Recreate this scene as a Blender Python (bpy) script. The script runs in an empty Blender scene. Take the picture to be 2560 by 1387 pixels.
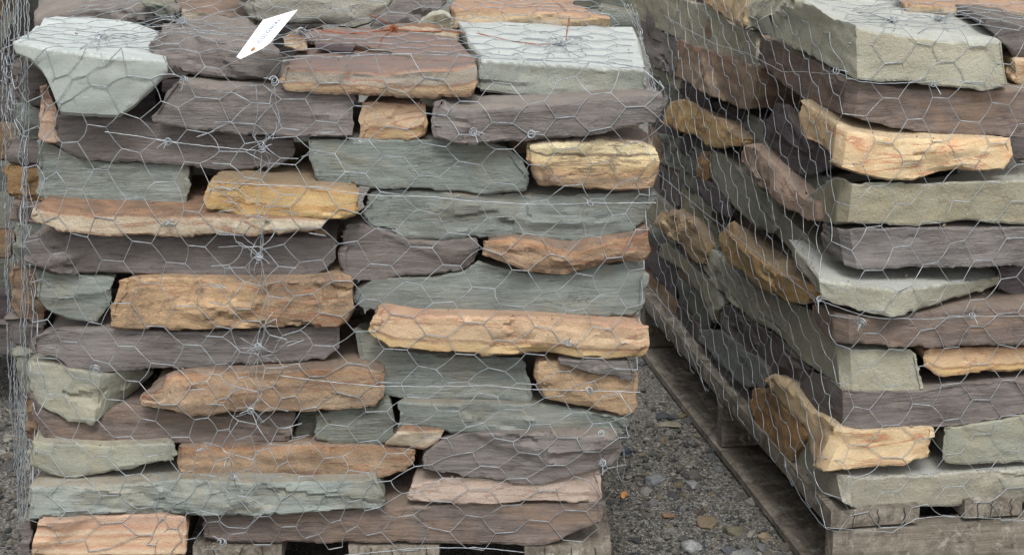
import bpy, bmesh, math, random
import numpy as np
from mathutils import Vector, Matrix
from mathutils.geometry import delaunay_2d_cdt

SC = bpy.context.scene
COL = SC.collection

# ------------------------------------------------------------------ camera
FPX = 4500.0                      # focal length in pixels of a 2560 px wide frame
PITCH = math.radians(16.0)
CAM = np.array([0.0, -3.0, 1.545])
cam_d = bpy.data.cameras.new('camera')
cam_d.sensor_width = 36.0
cam_d.lens = FPX / 2560.0 * 36.0
cam_d.clip_end = 500
cam = bpy.data.objects.new('camera', cam_d)
COL.objects.link(cam)
cam.location = CAM
cam.rotation_euler = (math.pi / 2 - PITCH, 0, 0)
SC.camera = cam

# ------------------------------------------------------------------ light: bright overcast
SUN_EL, SUN_ROT = math.radians(52), math.radians(176)
w = bpy.data.worlds.new('World'); SC.world = w; w.use_nodes = True
nt = w.node_tree; nt.nodes.clear()
sky = nt.nodes.new('ShaderNodeTexSky'); sky.sky_type = 'NISHITA'; sky.sun_disc = False
sky.sun_elevation = SUN_EL; sky.sun_rotation = SUN_ROT; sky.dust_density = 4.0; sky.air_density = 1.0
hs = nt.nodes.new('ShaderNodeHueSaturation'); hs.inputs['Saturation'].default_value = 0.08
bg = nt.nodes.new('ShaderNodeBackground'); bg.inputs['Strength'].default_value = 0.15
wo = nt.nodes.new('ShaderNodeOutputWorld')
nt.links.new(sky.outputs[0], hs.inputs['Color']); nt.links.new(hs.outputs[0], bg.inputs['Color']); nt.links.new(bg.outputs[0], wo.inputs[0])
sd = bpy.data.lights.new('sun', 'SUN'); sd.energy = 1.2; sd.angle = math.radians(13); sd.color = (1.0, 0.975, 0.94)
so = bpy.data.objects.new('sun', sd); COL.objects.link(so)
_az = SUN_ROT
_dir = Vector((math.sin(_az) * math.cos(SUN_EL), math.cos(_az) * math.cos(SUN_EL), math.sin(SUN_EL)))
so.rotation_euler = _dir.to_track_quat('Z', 'Y').to_euler()
SC.view_settings.view_transform = 'Standard'; SC.view_settings.look = 'None'
SC.view_settings.exposure = 0.6; SC.view_settings.gamma = 1.0
SC.view_settings.use_curve_mapping = False

# ------------------------------------------------------------------ helpers
def tag(o, label=None, cat=None, group=None, kind=None):
    if label: o['label'] = label
    if cat: o['category'] = cat
    if group: o['group'] = group
    if kind: o['kind'] = kind
    return o

def link(o, parent=None):
    COL.objects.link(o)
    if parent is not None: o.parent = parent
    return o

def mesh_obj(name, V, F, mat, parent=None, smooth=None, loc=None):
    me = bpy.data.meshes.new(name)
    me.from_pydata([tuple(map(float, v)) for v in V], [], F)
    me.update()
    if smooth is not None:
        me.polygons.foreach_set('use_smooth', [True] * len(me.polygons))
        if smooth < 180: me.set_sharp_from_angle(angle=math.radians(smooth))
    if mat: me.materials.append(mat)
    o = bpy.data.objects.new(name, me)
    if loc is not None: o.location = loc
    return link(o, parent)

def empty(name, loc=(0, 0, 0), rz=0.0):
    o = bpy.data.objects.new(name, None); o.location = loc; o.rotation_euler = (0, 0, rz)
    o.empty_display_size = 0.1
    return link(o)

# value noise ---------------------------------------------------------------
def _hash(ix, iy, iz, seed):
    n = (ix.astype(np.int64) * 374761393 + iy.astype(np.int64) * 668265263 + iz.astype(np.int64) * 2147483647 + int(seed) * 974634777) & 0xffffffff
    n = ((n ^ (n >> 13)) * 1274126177) & 0xffffffff
    n = ((n ^ (n >> 16)) * 2246822519) & 0xffffffff
    return ((n ^ (n >> 15)) & 0xffffff) / float(0xffffff) * 2 - 1

def vnoise(x, y, z=None, seed=0, lin=False):
    x = np.asarray(x, float); y = np.asarray(y, float)
    z = np.zeros_like(x) if z is None else np.asarray(z, float)
    x, y, z = np.broadcast_arrays(x, y, z)
    x0, y0, z0 = np.floor(x), np.floor(y), np.floor(z)
    fx, fy, fz = x - x0, y - y0, z - z0
    if not lin: fx = fx * fx * (3 - 2 * fx); fy = fy * fy * (3 - 2 * fy); fz = fz * fz * (3 - 2 * fz)
    r = 0
    for dx in (0, 1):
        for dy in (0, 1):
            for dz in (0, 1):
                h = _hash(x0 + dx, y0 + dy, z0 + dz, seed)
                r = r + h * (fx if dx else 1 - fx) * (fy if dy else 1 - fy) * (fz if dz else 1 - fz)
    return r

def fbm(x, y, z=None, seed=0, octv=3, gain=0.5, lin=False):
    a, s, r = 1.0, 0.0, 0
    x = np.asarray(x, float); y = np.asarray(y, float)
    z = None if z is None else np.asarray(z, float)
    for k in range(octv):
        f = 2.03 ** k
        r = r + a * vnoise(x * f, y * f, None if z is None else z * f, seed + k * 17, lin)
        s += a; a *= gain
    return r / s

# photo pixel (2560 x 1387) -> point on a vertical plane of the place ---------
_cp, _sp = math.cos(PITCH), math.sin(PITCH)
FWD = np.array([0, _cp, -_sp]); UPV = np.array([0, _sp, _cp]); RGT = np.array([1.0, 0, 0])
def ray(px, py):
    return FWD + RGT * ((px - 1280.0) / FPX) - UPV * ((py - 693.5) / FPX)
class Plane:
    def __init__(s, p, n):           # n points out of the stack (towards the viewer)
        s.p = np.array(p, float); s.n = np.array(n, float) / np.linalg.norm(n)
    def at(s, px, py, d=0.0):        # d = metres behind the plane
        r = ray(px, py); p = s.p - s.n * d
        t = np.dot(p - CAM, s.n) / np.dot(r, s.n)
        return CAM + r * t
DECK = 0.18                          # top of both pallets
LFR = Plane((0, 0, 0), (0, -1, 0))   # front of the left stack
YAW = math.radians(10.0)
_r = ray(2080, 1275); CR = CAM + _r * ((DECK - CAM[2]) / _r[2])     # the right pallet's near corner
RDIR = np.array([math.cos(YAW), math.sin(YAW), 0]); SDIR = np.array([-math.sin(YAW), math.cos(YAW), 0])
RFR = Plane(CR, -SDIR)               # front of the right stack
RSD = Plane(CR, -RDIR)               # its left side
# ------------------------------------------------------------------ materials
def s2l(c):
    return tuple(((v / 255.0) / 12.92 if v / 255.0 <= 0.04045 else ((v / 255.0 + 0.055) / 1.055) ** 2.4) for v in c)
def rgba(c, k=1.0):
    c = s2l(c); return (c[0] * k, c[1] * k, c[2] * k, 1)

class NT:
    def __init__(s, name):
        s.m = bpy.data.materials.new(name); s.m.use_nodes = True
        s.t = s.m.node_tree; s.t.nodes.clear()
        s.out = s.n('ShaderNodeOutputMaterial'); s.b = s.n('ShaderNodeBsdfPrincipled')
        s.t.links.new(s.b.outputs[0], s.out.inputs[0])
    def n(s, typ, **kw):
        nd = s.t.nodes.new(typ)
        for k, v in kw.items(): setattr(nd, k, v)
        return nd
    def set(s, sock, v):
        if hasattr(v, 'links') or isinstance(v, bpy.types.NodeSocket): s.t.links.new(v, sock)
        else: sock.default_value = v
    def noise(s, vec, scale, detail=4, rough=0.55, dist=0.0):
        nd = s.n('ShaderNodeTexNoise'); s.set(nd.inputs['Vector'], vec)
        nd.inputs['Scale'].default_value = scale; nd.inputs['Detail'].default_value = detail
        nd.inputs['Roughness'].default_value = rough; nd.inputs['Distortion'].default_value = dist
        return nd.outputs[0]
    def vmul(s, vec, v):
        nd = s.n('ShaderNodeVectorMath', operation='MULTIPLY'); s.set(nd.inputs[0], vec); s.set(nd.inputs[1], v); return nd.outputs[0]
    def vadd(s, vec, v):
        nd = s.n('ShaderNodeVectorMath', operation='ADD'); s.set(nd.inputs[0], vec); s.set(nd.inputs[1], v); return nd.outputs[0]
    def math(s, op, a, b=0.0, c=None, clamp=False):
        nd = s.n('ShaderNodeMath', operation=op, use_clamp=clamp); s.set(nd.inputs[0], a); s.set(nd.inputs[1], b)
        if c is not None: s.set(nd.inputs[2], c)
        return nd.outputs[0]
    def ramp(s, fac, stops, interp='LINEAR'):
        nd = s.n('ShaderNodeValToRGB'); nd.color_ramp.interpolation = interp
        e = nd.color_ramp.elements
        while len(e) > 1: e.remove(e[-1])
        e[0].position, e[0].color = stops[0][0], stops[0][1]
        for p, c in stops[1:]:
            x = e.new(p); x.color = c
        s.set(nd.inputs[0], fac); return nd.outputs[0]
    def mr(s, v, a, b, c=0.0, d=1.0):
        nd = s.n('ShaderNodeMapRange'); s.set(nd.inputs[0], v)
        for i, x in enumerate((a, b, c, d)): nd.inputs[i + 1].default_value = x
        return nd.outputs[0]
    def mix(s, fac, a, b, blend='MIX'):
        nd = s.n('ShaderNodeMix', data_type='RGBA', blend_type=blend)
        s.set(nd.inputs[0], fac); s.set(nd.inputs[6], a); s.set(nd.inputs[7], b); return nd.outputs[2]
    def attr(s, name, typ='GEOMETRY'):
        nd = s.n('ShaderNodeAttribute'); nd.attribute_name = name; nd.attribute_type = typ; return nd
    def bump(s, h, strength, dist, normal=None):
        nd = s.n('ShaderNodeBump'); s.set(nd.inputs['Height'], h); nd.inputs['Strength'].default_value = strength
        nd.inputs['Distance'].default_value = dist
        if normal is not None: s.set(nd.inputs['Normal'], normal)
        return nd.outputs[0]

ALB = 0.74      # display colour -> base colour
def stone_mat(name, base, dark, light, stain, strata=0.5, stain_amt=0.35, speck=0.3, bands=None, grain=1.0, dust=(150, 128, 104), dust_amt=0.45, strata_z=55.0, blotch=0.5, topc=None, k=ALB, rough=0.9, crack=.45, satk=.92, alt=None, alt_amt=.5, iso=False, iron=None, hue=.5):
    """One kind of rock. 'lay' is the height inside the stone (0 bottom, 1 top), 'wal' is 1 on the broken edge faces and 0 on the bedding faces."""
    s = NT(name)
    tc = s.n('ShaderNodeTexCoord'); oi = s.n('ShaderNodeObjectInfo')
    off = s.n('ShaderNodeCombineXYZ')
    s.set(off.inputs[0], s.math('MULTIPLY', oi.outputs['Random'], 37.0)); s.set(off.inputs[1], s.math('MULTIPLY', oi.outputs['Random'], 91.0)); s.set(off.inputs[2], s.math('MULTIPLY', oi.outputs['Random'], 13.0))
    p = s.vadd(tc.outputs['Object'], off.outputs[0])
    lay = s.attr('lay').outputs['Fac']; wal = s.attr('wal').outputs['Fac']
    ps = s.vmul(p, (1.0, 1.0, 3.0))
    n_big = s.noise(p, 7.0, 5, 0.6, 0.6)
    n_mid = s.noise(ps, 16.0, 6, 0.62, 0.4)
    n_str = s.noise(s.vmul(s.vadd(p, s.vmul(s.n('ShaderNodeTexNoise').outputs[1], (0, 0, 0))), (4.5, 4.5, strata_z)), 1.5, 7, 0.68, 0.9)
    n_lin = s.noise(s.vmul(p, (9.0, 9.0, 150.0)), 1.2, 6, .7, .6)
    n_fin = s.noise(s.vmul(p, (1, 1, 1.8)), 260.0, 3, 0.6)
    n_grn = s.noise(p, 620.0, 2, 0.5)
    if bands:
        wob = s.math('MULTIPLY_ADD', s.math('SUBTRACT', s.noise(s.vmul(p, (1, 1, .3)), 9.0, 4, .6), 0.5), 0.26, lay)
        wob = s.math('MULTIPLY_ADD', s.math('SUBTRACT', n_str, 0.5), 0.12, wob)
        c = s.ramp(wob, [(q, rgba(cc, k)) for q, cc in bands])
        c = s.mix(s.mr(n_mid, .35, .75, 0, .35), c, rgba(dark, k)); alt_amt *= .5
    else:
        c = s.mix(s.mr(n_mid, .3, .7), rgba(base, k), rgba(light, k))
        c = s.mix(s.math('MULTIPLY', s.mr(n_str, .40, .66), strata), c, rgba(dark, k))
    c = s.mix(s.math('MULTIPLY', s.mr(n_big, .56, .72), stain_amt), c, rgba(stain, k))
    n_bl = s.noise(s.vmul(p, (1, 1, 2.0)), 34.0, 5, .7, .5)
    c = s.mix(s.math('MULTIPLY', s.mr(n_bl, .5, .72), blotch), c, rgba(dark, k))
    if alt is not None:
        c = s.mix(s.math('MULTIPLY', s.mr(s.noise(s.vmul(p, (1, 1, 1.8)), 8.5, 6, .62, .8), .47, .60), alt_amt), c, rgba(alt, k))
    if iron is not None:
        ln = s.noise(s.vmul(p, (3, 3, 16)), 1.5, 6, .6, .7)
        l2 = s.math('MULTIPLY', s.mr(s.math('ABSOLUTE', s.math('SUBTRACT', ln, .5)), 0, .026, 1, 0), s.mr(s.noise(p, 6.0, 3), .44, .52))
        c = s.mix(s.math('MULTIPLY', s.math('MULTIPLY', l2, s.mr(wal, .3, 1)), .8), c, rgba(iron, k))
    vv = s.n('ShaderNodeHueSaturation'); s.set(vv.inputs['Color'], c); s.set(vv.inputs['Value'], s.mr(s.noise(s.vmul(p, (1, 1, 2)), 5.0, 5, .6, .5), .3, .7, .84, 1.16)); c = vv.outputs[0]
    # hairline splits along the bedding
    cz = s.noise(s.vmul(p, (5.0, 5.0, 34.0)), 1.3, 4, .55, 1.0)
    cr = s.math('MULTIPLY', s.mr(s.math('ABSOLUTE', s.math('SUBTRACT', cz, .5)), 0, .012, 1, 0), s.mr(s.noise(p, 11.0, 3), .48, .56))
    cr = s.math('MULTIPLY', cr, s.mr(wal, .5, 1)); cr = s.math('MULTIPLY', cr, crack)
    c = s.mix(s.math('MULTIPLY', cr, .75), c, rgba(tuple(v * .45 for v in dark), k))
    if not iso: c = s.mix(s.math('MULTIPLY', s.mr(n_lin, .52, .62), .3), c, rgba(dark, k * .8))
    # lighter scuffs
    n_sc = s.noise(s.vmul(p, (1, 1, 3.5)), 26.0, 7, .72, .2)
    c = s.mix(s.math('MULTIPLY', s.mr(n_sc, .62, .72), .45), c, rgba(tuple(min(250, v + 34) for v in light), k))
    # bedding (top) faces
    top = s.math('SUBTRACT', 1.0, wal, clamp=True)
    if topc is not None:
        tcol = s.mix(s.mr(s.noise(s.vmul(p, (1, 2, 1)), 12.0, 7, .7, .8), .45, .6), rgba(topc[0], k), rgba(topc[1], k))
        tcol = s.mix(s.math('MULTIPLY', s.mr(n_bl, .5, .7), .35), tcol, rgba(dark, k))
        c = s.mix(top, c, tcol)
    # stone dust that has settled on upward faces
    g = s.n('ShaderNodeNewGeometry'); sx = s.n('ShaderNodeSeparateXYZ'); s.set(sx.inputs[0], g.outputs['Normal'])
    up = s.mr(sx.outputs[2], .55, .95)
    c = s.mix(s.math('MULTIPLY', s.math('MULTIPLY', up, s.mr(n_bl, .36, .6, .35, 1)), dust_amt), c, rgba(dust, k))
    # grain
    gr = s.mr(n_fin, .25, .75, 1 - .30 * speck, 1 + .30 * speck)
    gr2 = s.mr(n_grn, .3, .7, 1 - .26 * speck, 1 + .26 * speck)
    hsv = s.n('ShaderNodeHueSaturation'); s.set(hsv.inputs['Color'], c)
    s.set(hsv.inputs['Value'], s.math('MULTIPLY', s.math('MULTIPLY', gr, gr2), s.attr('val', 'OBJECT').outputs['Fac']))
    hsv.inputs['Hue'].default_value = hue
    s.set(hsv.inputs['Saturation'], s.math('MULTIPLY', s.attr('sat', 'OBJECT').outputs['Fac'], satk))
    s.set(s.b.inputs['Base Color'], hsv.outputs[0])
    s.b.inputs['Roughness'].default_value = rough
    s.b.inputs['Specular IOR Level'].default_value = 0.25
    rm = s.mr(s.noise(p, 7.5, 3, .5), .42, .58, .18, 1.0)
    zs = 1.3 if iso else 4.5
    h = s.math('MULTIPLY_ADD', s.math('MULTIPLY', s.noise(s.vmul(p, (1.0, 1.0, zs)), 34.0, 10, .7, .8), rm), 1.0 if not iso else .6, s.math('MULTIPLY', n_fin, .34 if iso else .12))
    if not iso: h = s.math('MULTIPLY_ADD', n_lin, .3, h)
    h = s.math('MULTIPLY_ADD', s.noise(p, 90.0, 8, .7, .2), .6 if iso else .22, h)
    h = s.math('MULTIPLY_ADD', cr, -.35, h)
    hw = s.math('MULTIPLY', h, s.mr(wal, 0, 1, .35, 1.0))
    nb = s.bump(hw, .9, .006 * grain)
    nb = s.bump(n_grn, .35, .0008, nb)
    s.set(s.b.inputs['Normal'], nb)
    return s.m

W = dict(
 slate=stone_mat('blue_grey_slate', (136, 144, 138), (110, 116, 112), (150, 157, 151), (146, 132, 110), strata=.6, stain_amt=.30, alt=(138, 130, 112), alt_amt=.42),
 slate_dark=stone_mat('dark_grey_slate', (120, 126, 118), (88, 92, 86), (138, 142, 130), (136, 120, 98), strata=.55, stain_amt=.4, alt=(134, 122, 102), alt_amt=.45),
 green=stone_mat('grey_green_siltstone', (152, 154, 138), (118, 118, 104), (168, 170, 152), (156, 142, 112), strata=.35, stain_amt=.35, grain=.8, crack=.12, alt=(166, 156, 124), alt_amt=.45, iso=True),
 purple=stone_mat('purple_slate', (126, 114, 111), (90, 80, 78), (142, 129, 125), (140, 116, 98), strata=.6, stain_amt=.28, dust=(152, 134, 118), alt=(128, 124, 120), alt_amt=.5, hue=0.512),
 purple_red=stone_mat('red_purple_slate', (132, 113, 106), (92, 80, 77), (150, 130, 120), (156, 118, 92), strata=.6, stain_amt=.55, dust=(158, 136, 116), alt=(150, 116, 92), alt_amt=.6, hue=0.51),
 dark=stone_mat('dark_purple_slate', (98, 88, 92), (66, 60, 64), (118, 108, 110), (110, 92, 80), strata=.6, stain_amt=.3, alt=(92, 84, 80), alt_amt=.4),
 olive=stone_mat('olive_sandstone', (160, 155, 128), (124, 118, 94), (176, 171, 142), (164, 146, 104), strata=.22, stain_amt=.4, speck=.5, dust=(178, 174, 154), dust_amt=.5, grain=1.1, blotch=.45, topc=((186, 188, 178), (172, 172, 156)), crack=.12, alt=(170, 154, 116), alt_amt=.4, iso=True),
 olive_pale=stone_mat('pale_olive_sandstone', (172, 170, 146), (140, 136, 112), (186, 184, 160), (176, 158, 118), strata=.2, stain_amt=.35, speck=.45, dust=(184, 187, 178), dust_amt=.5, blotch=.4, topc=((186, 189, 180), (174, 176, 164)), crack=.12, alt=(182, 168, 130), alt_amt=.35, iso=True),
 blue_pale=stone_mat('pale_bluestone', (152, 160, 154), (134, 142, 136), (162, 169, 163), (178, 176, 160), strata=.25, stain_amt=.15, speck=.22, dust=(206, 212, 208), dust_amt=.2, crack=.15, grain=.45, blotch=.12, topc=((200, 208, 206), (190, 199, 196)), k=.74, alt=(176, 178, 168), alt_amt=.2, iso=True),
 blue_face=stone_mat('bluestone_rough_face', (160, 165, 155), (126, 130, 120), (174, 178, 168), (170, 162, 138), strata=.2, stain_amt=.2, speck=.4, dust=(214, 220, 218), dust_amt=.3, grain=.9, blotch=.4, topc=((210, 216, 213), (200, 206, 202)), k=.58, crack=.12, alt=(172, 170, 152), alt_amt=.4, iso=True),
 yellow=stone_mat('yellow_sandstone', (206, 172, 116), (160, 124, 76), (222, 192, 140), (190, 138, 72), strata=.5, stain_amt=.6, speck=.4, bands=[(0, (196, 158, 102)), (.2, (212, 178, 122)), (.38, (198, 146, 84)), (.5, (214, 180, 128)), (.75, (200, 162, 106)), (.92, (190, 150, 106)), (1, (140, 114, 92))], dust=(166, 142, 112), grain=.8, blotch=.3, topc=((150, 128, 106), (168, 142, 108)), crack=.12, alt=(176, 134, 84), alt_amt=.55, iso=True, iron=(128, 84, 52), hue=0.507),
 orange=stone_mat('orange_sandstone', (200, 164, 118), (158, 120, 84), (218, 186, 142), (186, 120, 72), strata=.4, stain_amt=.4, speck=.35, bands=[(0, (196, 156, 98)), (.2, (208, 168, 98)), (.31, (138, 92, 62)), (.37, (208, 170, 126)), (.62, (214, 174, 132)), (.9, (206, 160, 118)), (1, (188, 140, 104))], dust=(184, 150, 118), grain=.7, blotch=.22, topc=((176, 122, 92), (186, 148, 118)), crack=.12, alt=(216, 186, 140), alt_amt=.5, iso=True, iron=(160, 84, 52), hue=0.507),
 honey=stone_mat('honey_sandstone', (208, 172, 122), (176, 134, 86), (228, 202, 160), (214, 142, 90), strata=.25, stain_amt=.8, speck=.35, dust=(196, 172, 138), grain=.8, blotch=.25, topc=((206, 182, 146), (190, 162, 122)), crack=.12, alt=(224, 196, 150), alt_amt=.6, iso=True, iron=(184, 104, 62), hue=0.503),
 pink=stone_mat('pinkish_sandstone', (186, 146, 118), (146, 112, 90), (200, 164, 136), (182, 128, 90), strata=.25, stain_amt=.5, speck=.4, dust=(182, 152, 128), grain=.8, blotch=.3, crack=.12, alt=(168, 140, 112), alt_amt=.6, iso=True, iron=(140, 88, 66), hue=0.506),
 banded=stone_mat('banded_orange_sandstone', (206, 162, 118), (170, 122, 86), (222, 190, 150), (196, 130, 84), bands=[(0, (204, 160, 112)), (.15, (216, 184, 144)), (.28, (198, 136, 92)), (.4, (214, 176, 130)), (.52, (196, 134, 92)), (.6, (220, 192, 156)), (.72, (200, 140, 96)), (.85, (192, 150, 118)), (1, (176, 138, 112))], stain_amt=.2, speck=.3, grain=.6, blotch=.15, crack=.12, alt=(222, 190, 146), alt_amt=.3, iso=True, hue=0.503),
 mottled=stone_mat('mottled_brown_sandstone', (176, 138, 98), (106, 86, 70), (202, 164, 118), (186, 130, 74), strata=.35, stain_amt=.7, speck=.5, dust=(166, 138, 112), blotch=.85, crack=.12, alt=(120, 100, 84), alt_amt=.7, iso=True, iron=(150, 92, 56), hue=0.505),
 tan=stone_mat('tan_brown_sandstone', (152, 126, 100), (104, 88, 76), (184, 154, 118), (168, 120, 78), strata=.6, stain_amt=.6, speck=.45, bands=[(0, (172, 138, 104)), (.22, (136, 110, 90)), (.4, (180, 146, 110)), (.58, (148, 118, 94)), (.75, (168, 132, 98)), (.9, (170, 118, 78)), (1, (116, 96, 86))], dust=(150, 128, 110), blotch=.5, crack=.12, alt=(196, 168, 134), alt_amt=.6, iso=True, iron=(140, 84, 60), hue=0.506),
 cream=stone_mat('cream_sandstone_with_rusty_top', (204, 188, 158), (154, 130, 104), (218, 206, 180), (170, 132, 94), bands=[(0, (176, 138, 104)), (.14, (190, 166, 134)), (.5, (206, 192, 162)), (.85, (198, 178, 148)), (1, (160, 112, 72))], stain_amt=.5, speck=.45, dust=(140, 104, 74), dust_amt=.4, topc=((116, 88, 68), (164, 112, 70)), blotch=.3, crack=.12, alt=(172, 146, 112), alt_amt=.5, iso=True, iron=(150, 92, 56), hue=0.503),
 rusty=stone_mat('rust_topped_sandstone', (176, 160, 140), (120, 98, 84), (196, 182, 160), (184, 122, 72), bands=[(0, (178, 140, 92)), (.3, (200, 166, 118)), (.42, (156, 112, 78)), (.47, (166, 156, 138)), (.84, (154, 146, 130)), (.93, (170, 116, 76)), (1, (128, 100, 90))], stain_amt=.3, speck=.4, dust=(150, 120, 108), dust_amt=.3, topc=((122, 110, 106), (148, 114, 94)), blotch=.45, crack=.12, alt=(160, 146, 126), alt_amt=.4, iso=True, iron=(150, 88, 52)),
 fossil=stone_mat('yellow_sandstone_with_dark_seam', (214, 186, 128), (160, 130, 84), (226, 204, 152), (200, 150, 84), bands=[(0, (170, 130, 96)), (.22, (166, 136, 108)), (.3, (196, 144, 92)), (.5, (212, 176, 118)), (.66, (214, 186, 128)), (.71, (92, 76, 70)), (.76, (218, 198, 148)), (.93, (222, 202, 152)), (1, (140, 118, 108))], stain_amt=.3, speck=.4, topc=((130, 108, 102), (150, 126, 112)), blotch=.2, crack=.12, alt=(196, 156, 100), alt_amt=.5, iso=True, iron=(110, 84, 66), hue=0.507),
 rust_top=stone_mat('orange_topped_slab', (186, 150, 112), (136, 112, 92), (206, 178, 142), (200, 136, 72), bands=[(0, (160, 132, 112)), (.3, (176, 152, 122)), (.6, (202, 168, 122)), (.85, (196, 148, 92)), (1, (176, 118, 76))], stain_amt=.3, speck=.4, dust=(176, 124, 88), dust_amt=.3, topc=((172, 120, 84), (184, 132, 90)), blotch=.3, crack=.12, alt=(190, 164, 130), alt_amt=.5, iso=True, iron=(156, 92, 54), hue=0.51),
)

def wood_mat(name, base, dark, light):
    s = NT(name)
    tc = s.n('ShaderNodeTexCoord'); oi = s.n('ShaderNodeObjectInfo')
    off = s.n('ShaderNodeCombineXYZ'); s.set(off.inputs[0], s.math('MULTIPLY', oi.outputs['Random'], 17.0)); s.set(off.inputs[2], s.math('MULTIPLY', oi.outputs['Random'], 5.0))
    p = s.vadd(tc.outputs['Object'], off.outputs[0])
    g1 = s.noise(s.vmul(p, (1.5, 26, 26)), 3.0, 6, .6, 1.2)
    g2 = s.noise(p, 11.0, 6, .65, .5)
    c = s.mix(s.mr(g1, .35, .65), rgba(base, .8), rgba(dark, .8))
    c = s.mix(s.mr(g2, .5, .7), c, rgba(light, .8))
    g3 = s.noise(p, 300.0, 3, .6)
    c = s.mix(s.mr(g3, .35, .7, 0, .5), c, rgba(dark, .62))
    g5 = s.noise(p, 16.0, 7, .7, 1.0)
    c = s.mix(s.mr(g5, .5, .62, 0, .75), c, rgba(tuple(v * .78 for v in dark), .8))
    g6 = s.noise(p, 36.0, 7, .75, .6)
    c = s.mix(s.mr(g6, .55, .66, 0, .7), c, rgba((186, 180, 168), .75))
    g4 = s.noise(s.vmul(p, (.7, 1, 1)), 60.0, 5, .7)
    c = s.mix(s.mr(g4, .6, .72, 0, .8), c, rgba(tuple(v * .55 for v in dark), .62))
    s.set(s.b.inputs['Base Color'], c); s.b.inputs['Roughness'].default_value = .9; s.b.inputs['Specular IOR Level'].default_value = .2
    nb = s.bump(s.math('ADD', g1, s.math('MULTIPLY', g3, .3)), .6, .003)
    s.set(s.b.inputs['Normal'], nb)
    return s.m
WOOD = wood_mat('weathered_pallet_wood', (142, 134, 122), (104, 96, 86), (168, 160, 148))
WOOD_END = wood_mat('weathered_end_grain', (150, 138, 122), (114, 102, 88), (172, 160, 144))
CRACK = NT('crack_shadow_wood'); CRACK.b.inputs['Base Color'].default_value = (.03, .025, .02, 1); CRACK.b.inputs['Roughness'].default_value = 1; CRACK = CRACK.m

def metal_mat(name, col, rough, metallic=.75):
    s = NT(name)
    tc = s.n('ShaderNodeTexCoord')
    n = s.noise(tc.outputs['Object'], 60.0, 3)
    c = s.mix(s.mr(n, .3, .7), rgba(col, .9), rgba(tuple(v * .72 for v in col), .9))
    s.set(s.b.inputs['Base Color'], c); s.b.inputs['Roughness'].default_value = rough; s.b.inputs['Metallic'].default_value = metallic
    return s.m
GALV = metal_mat('galvanised_wire', (184, 191, 196), .42, .45)
RUSTW = metal_mat('copper_coloured_rusty_wire', (160, 88, 52), .6, .1)
PAPER = NT('white_tag_card'); PAPER.b.inputs['Base Color'].default_value = (.76, .77, .79, 1); PAPER.b.inputs['Roughness'].default_value = .6; PAPER = PAPER.m
INK = NT('faded_blue_ink'); INK.b.inputs['Base Color'].default_value = (.16, .2, .32, 1); INK = INK.m

def ground_mat():
    s = NT('worn_gravelly_asphalt')
    tc = s.n('ShaderNodeTexCoord'); p = tc.outputs['Object']
    n1 = s.noise(p, 3.0, 5, .6); n2 = s.noise(p, 70.0, 5, .75); n3 = s.noise(p, 420.0, 3, .7)
    vo = s.n('ShaderNodeTexVoronoi'); s.set(vo.inputs['Vector'], s.vadd(p, s.n('ShaderNodeCombineXYZ').outputs[0])); vo.inputs['Scale'].default_value = 260.0
    c = s.mix(s.mr(n2, .35, .7), rgba((98, 95, 89), .8), rgba((68, 67, 66), .8))
    c = s.mix(s.mr(n1, .4, .65, 0, .5), c, rgba((108, 98, 82), .8))
    cc = s.n('ShaderNodeSeparateColor'); s.set(cc.inputs[0], vo.outputs['Color'])
    c = s.mix(s.mr(cc.outputs[0], .6, .95), c, rgba((168, 166, 158), .8))
    c = s.mix(s.mr(cc.outputs[1], .7, .95, 0, .8), c, rgba((46, 50, 54), .8))
    c = s.mix(s.mr(n3, .55, .68, 0, .8), c, rgba((196, 192, 184), .8))
    n5 = s.noise(p, 150.0, 6, .8)
    c = s.mix(s.mr(n5, .54, .64, 0, .7), c, rgba((150, 146, 138), .8))
    s.set(s.b.inputs['Base Color'], c); s.b.inputs['Roughness'].default_value = .85; s.b.inputs['Specular IOR Level'].default_value = .3
    h = s.math('ADD', s.math('MULTIPLY', vo.outputs['Distance'], -.6), s.math('MULTIPLY', n3, .7))
    s.set(s.b.inputs['Normal'], s.bump(h, .9, .004))
    return s.m
GROUND = ground_mat()
def pebble_mat():
    s = NT('mixed_pebbles')
    tc = s.n('ShaderNodeTexCoord'); p = tc.outputs['Object']
    a = s.attr('tint').outputs['Fac']
    c = s.ramp(a, [(0, rgba((56, 60, 66), .8)), (.25, rgba((84, 86, 88), .8)), (.45, rgba((120, 112, 100), .8)), (.6, rgba((162, 162, 158), .8)), (.78, rgba((92, 98, 108), .8)), (.9, rgba((132, 116, 84), .75)), (1, rgba((190, 188, 180), .75))])
    n = s.noise(p, 180.0, 5, .7); n2 = s.noise(p, 600.0, 3, .6)
    c = s.mix(s.mr(n, .46, .64, 0, .6), c, rgba((96, 92, 84), .75))
    c = s.mix(s.mr(n2, .58, .7, 0, .6), c, rgba((190, 188, 182), .75))
    s.set(s.b.inputs['Base Color'], c); s.b.inputs['Roughness'].default_value = .7; s.b.inputs['Specular IOR Level'].default_value = .35
    s.set(s.b.inputs['Normal'], s.bump(s.math('ADD', n, s.math('MULTIPLY', n2, .6)), 1.0, .006))
    return s.m
PEB = pebble_mat()
SATK = dict(tan=.9, mottled=1.0, pink=.8, purple=.78, purple_red=.85, olive=.80, olive_pale=.82, green=.85, rust_top=.78, orange=.88, banded=.88, yellow=.92, honey=.9, fossil=.9, rusty=.85, cream=.85)
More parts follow.
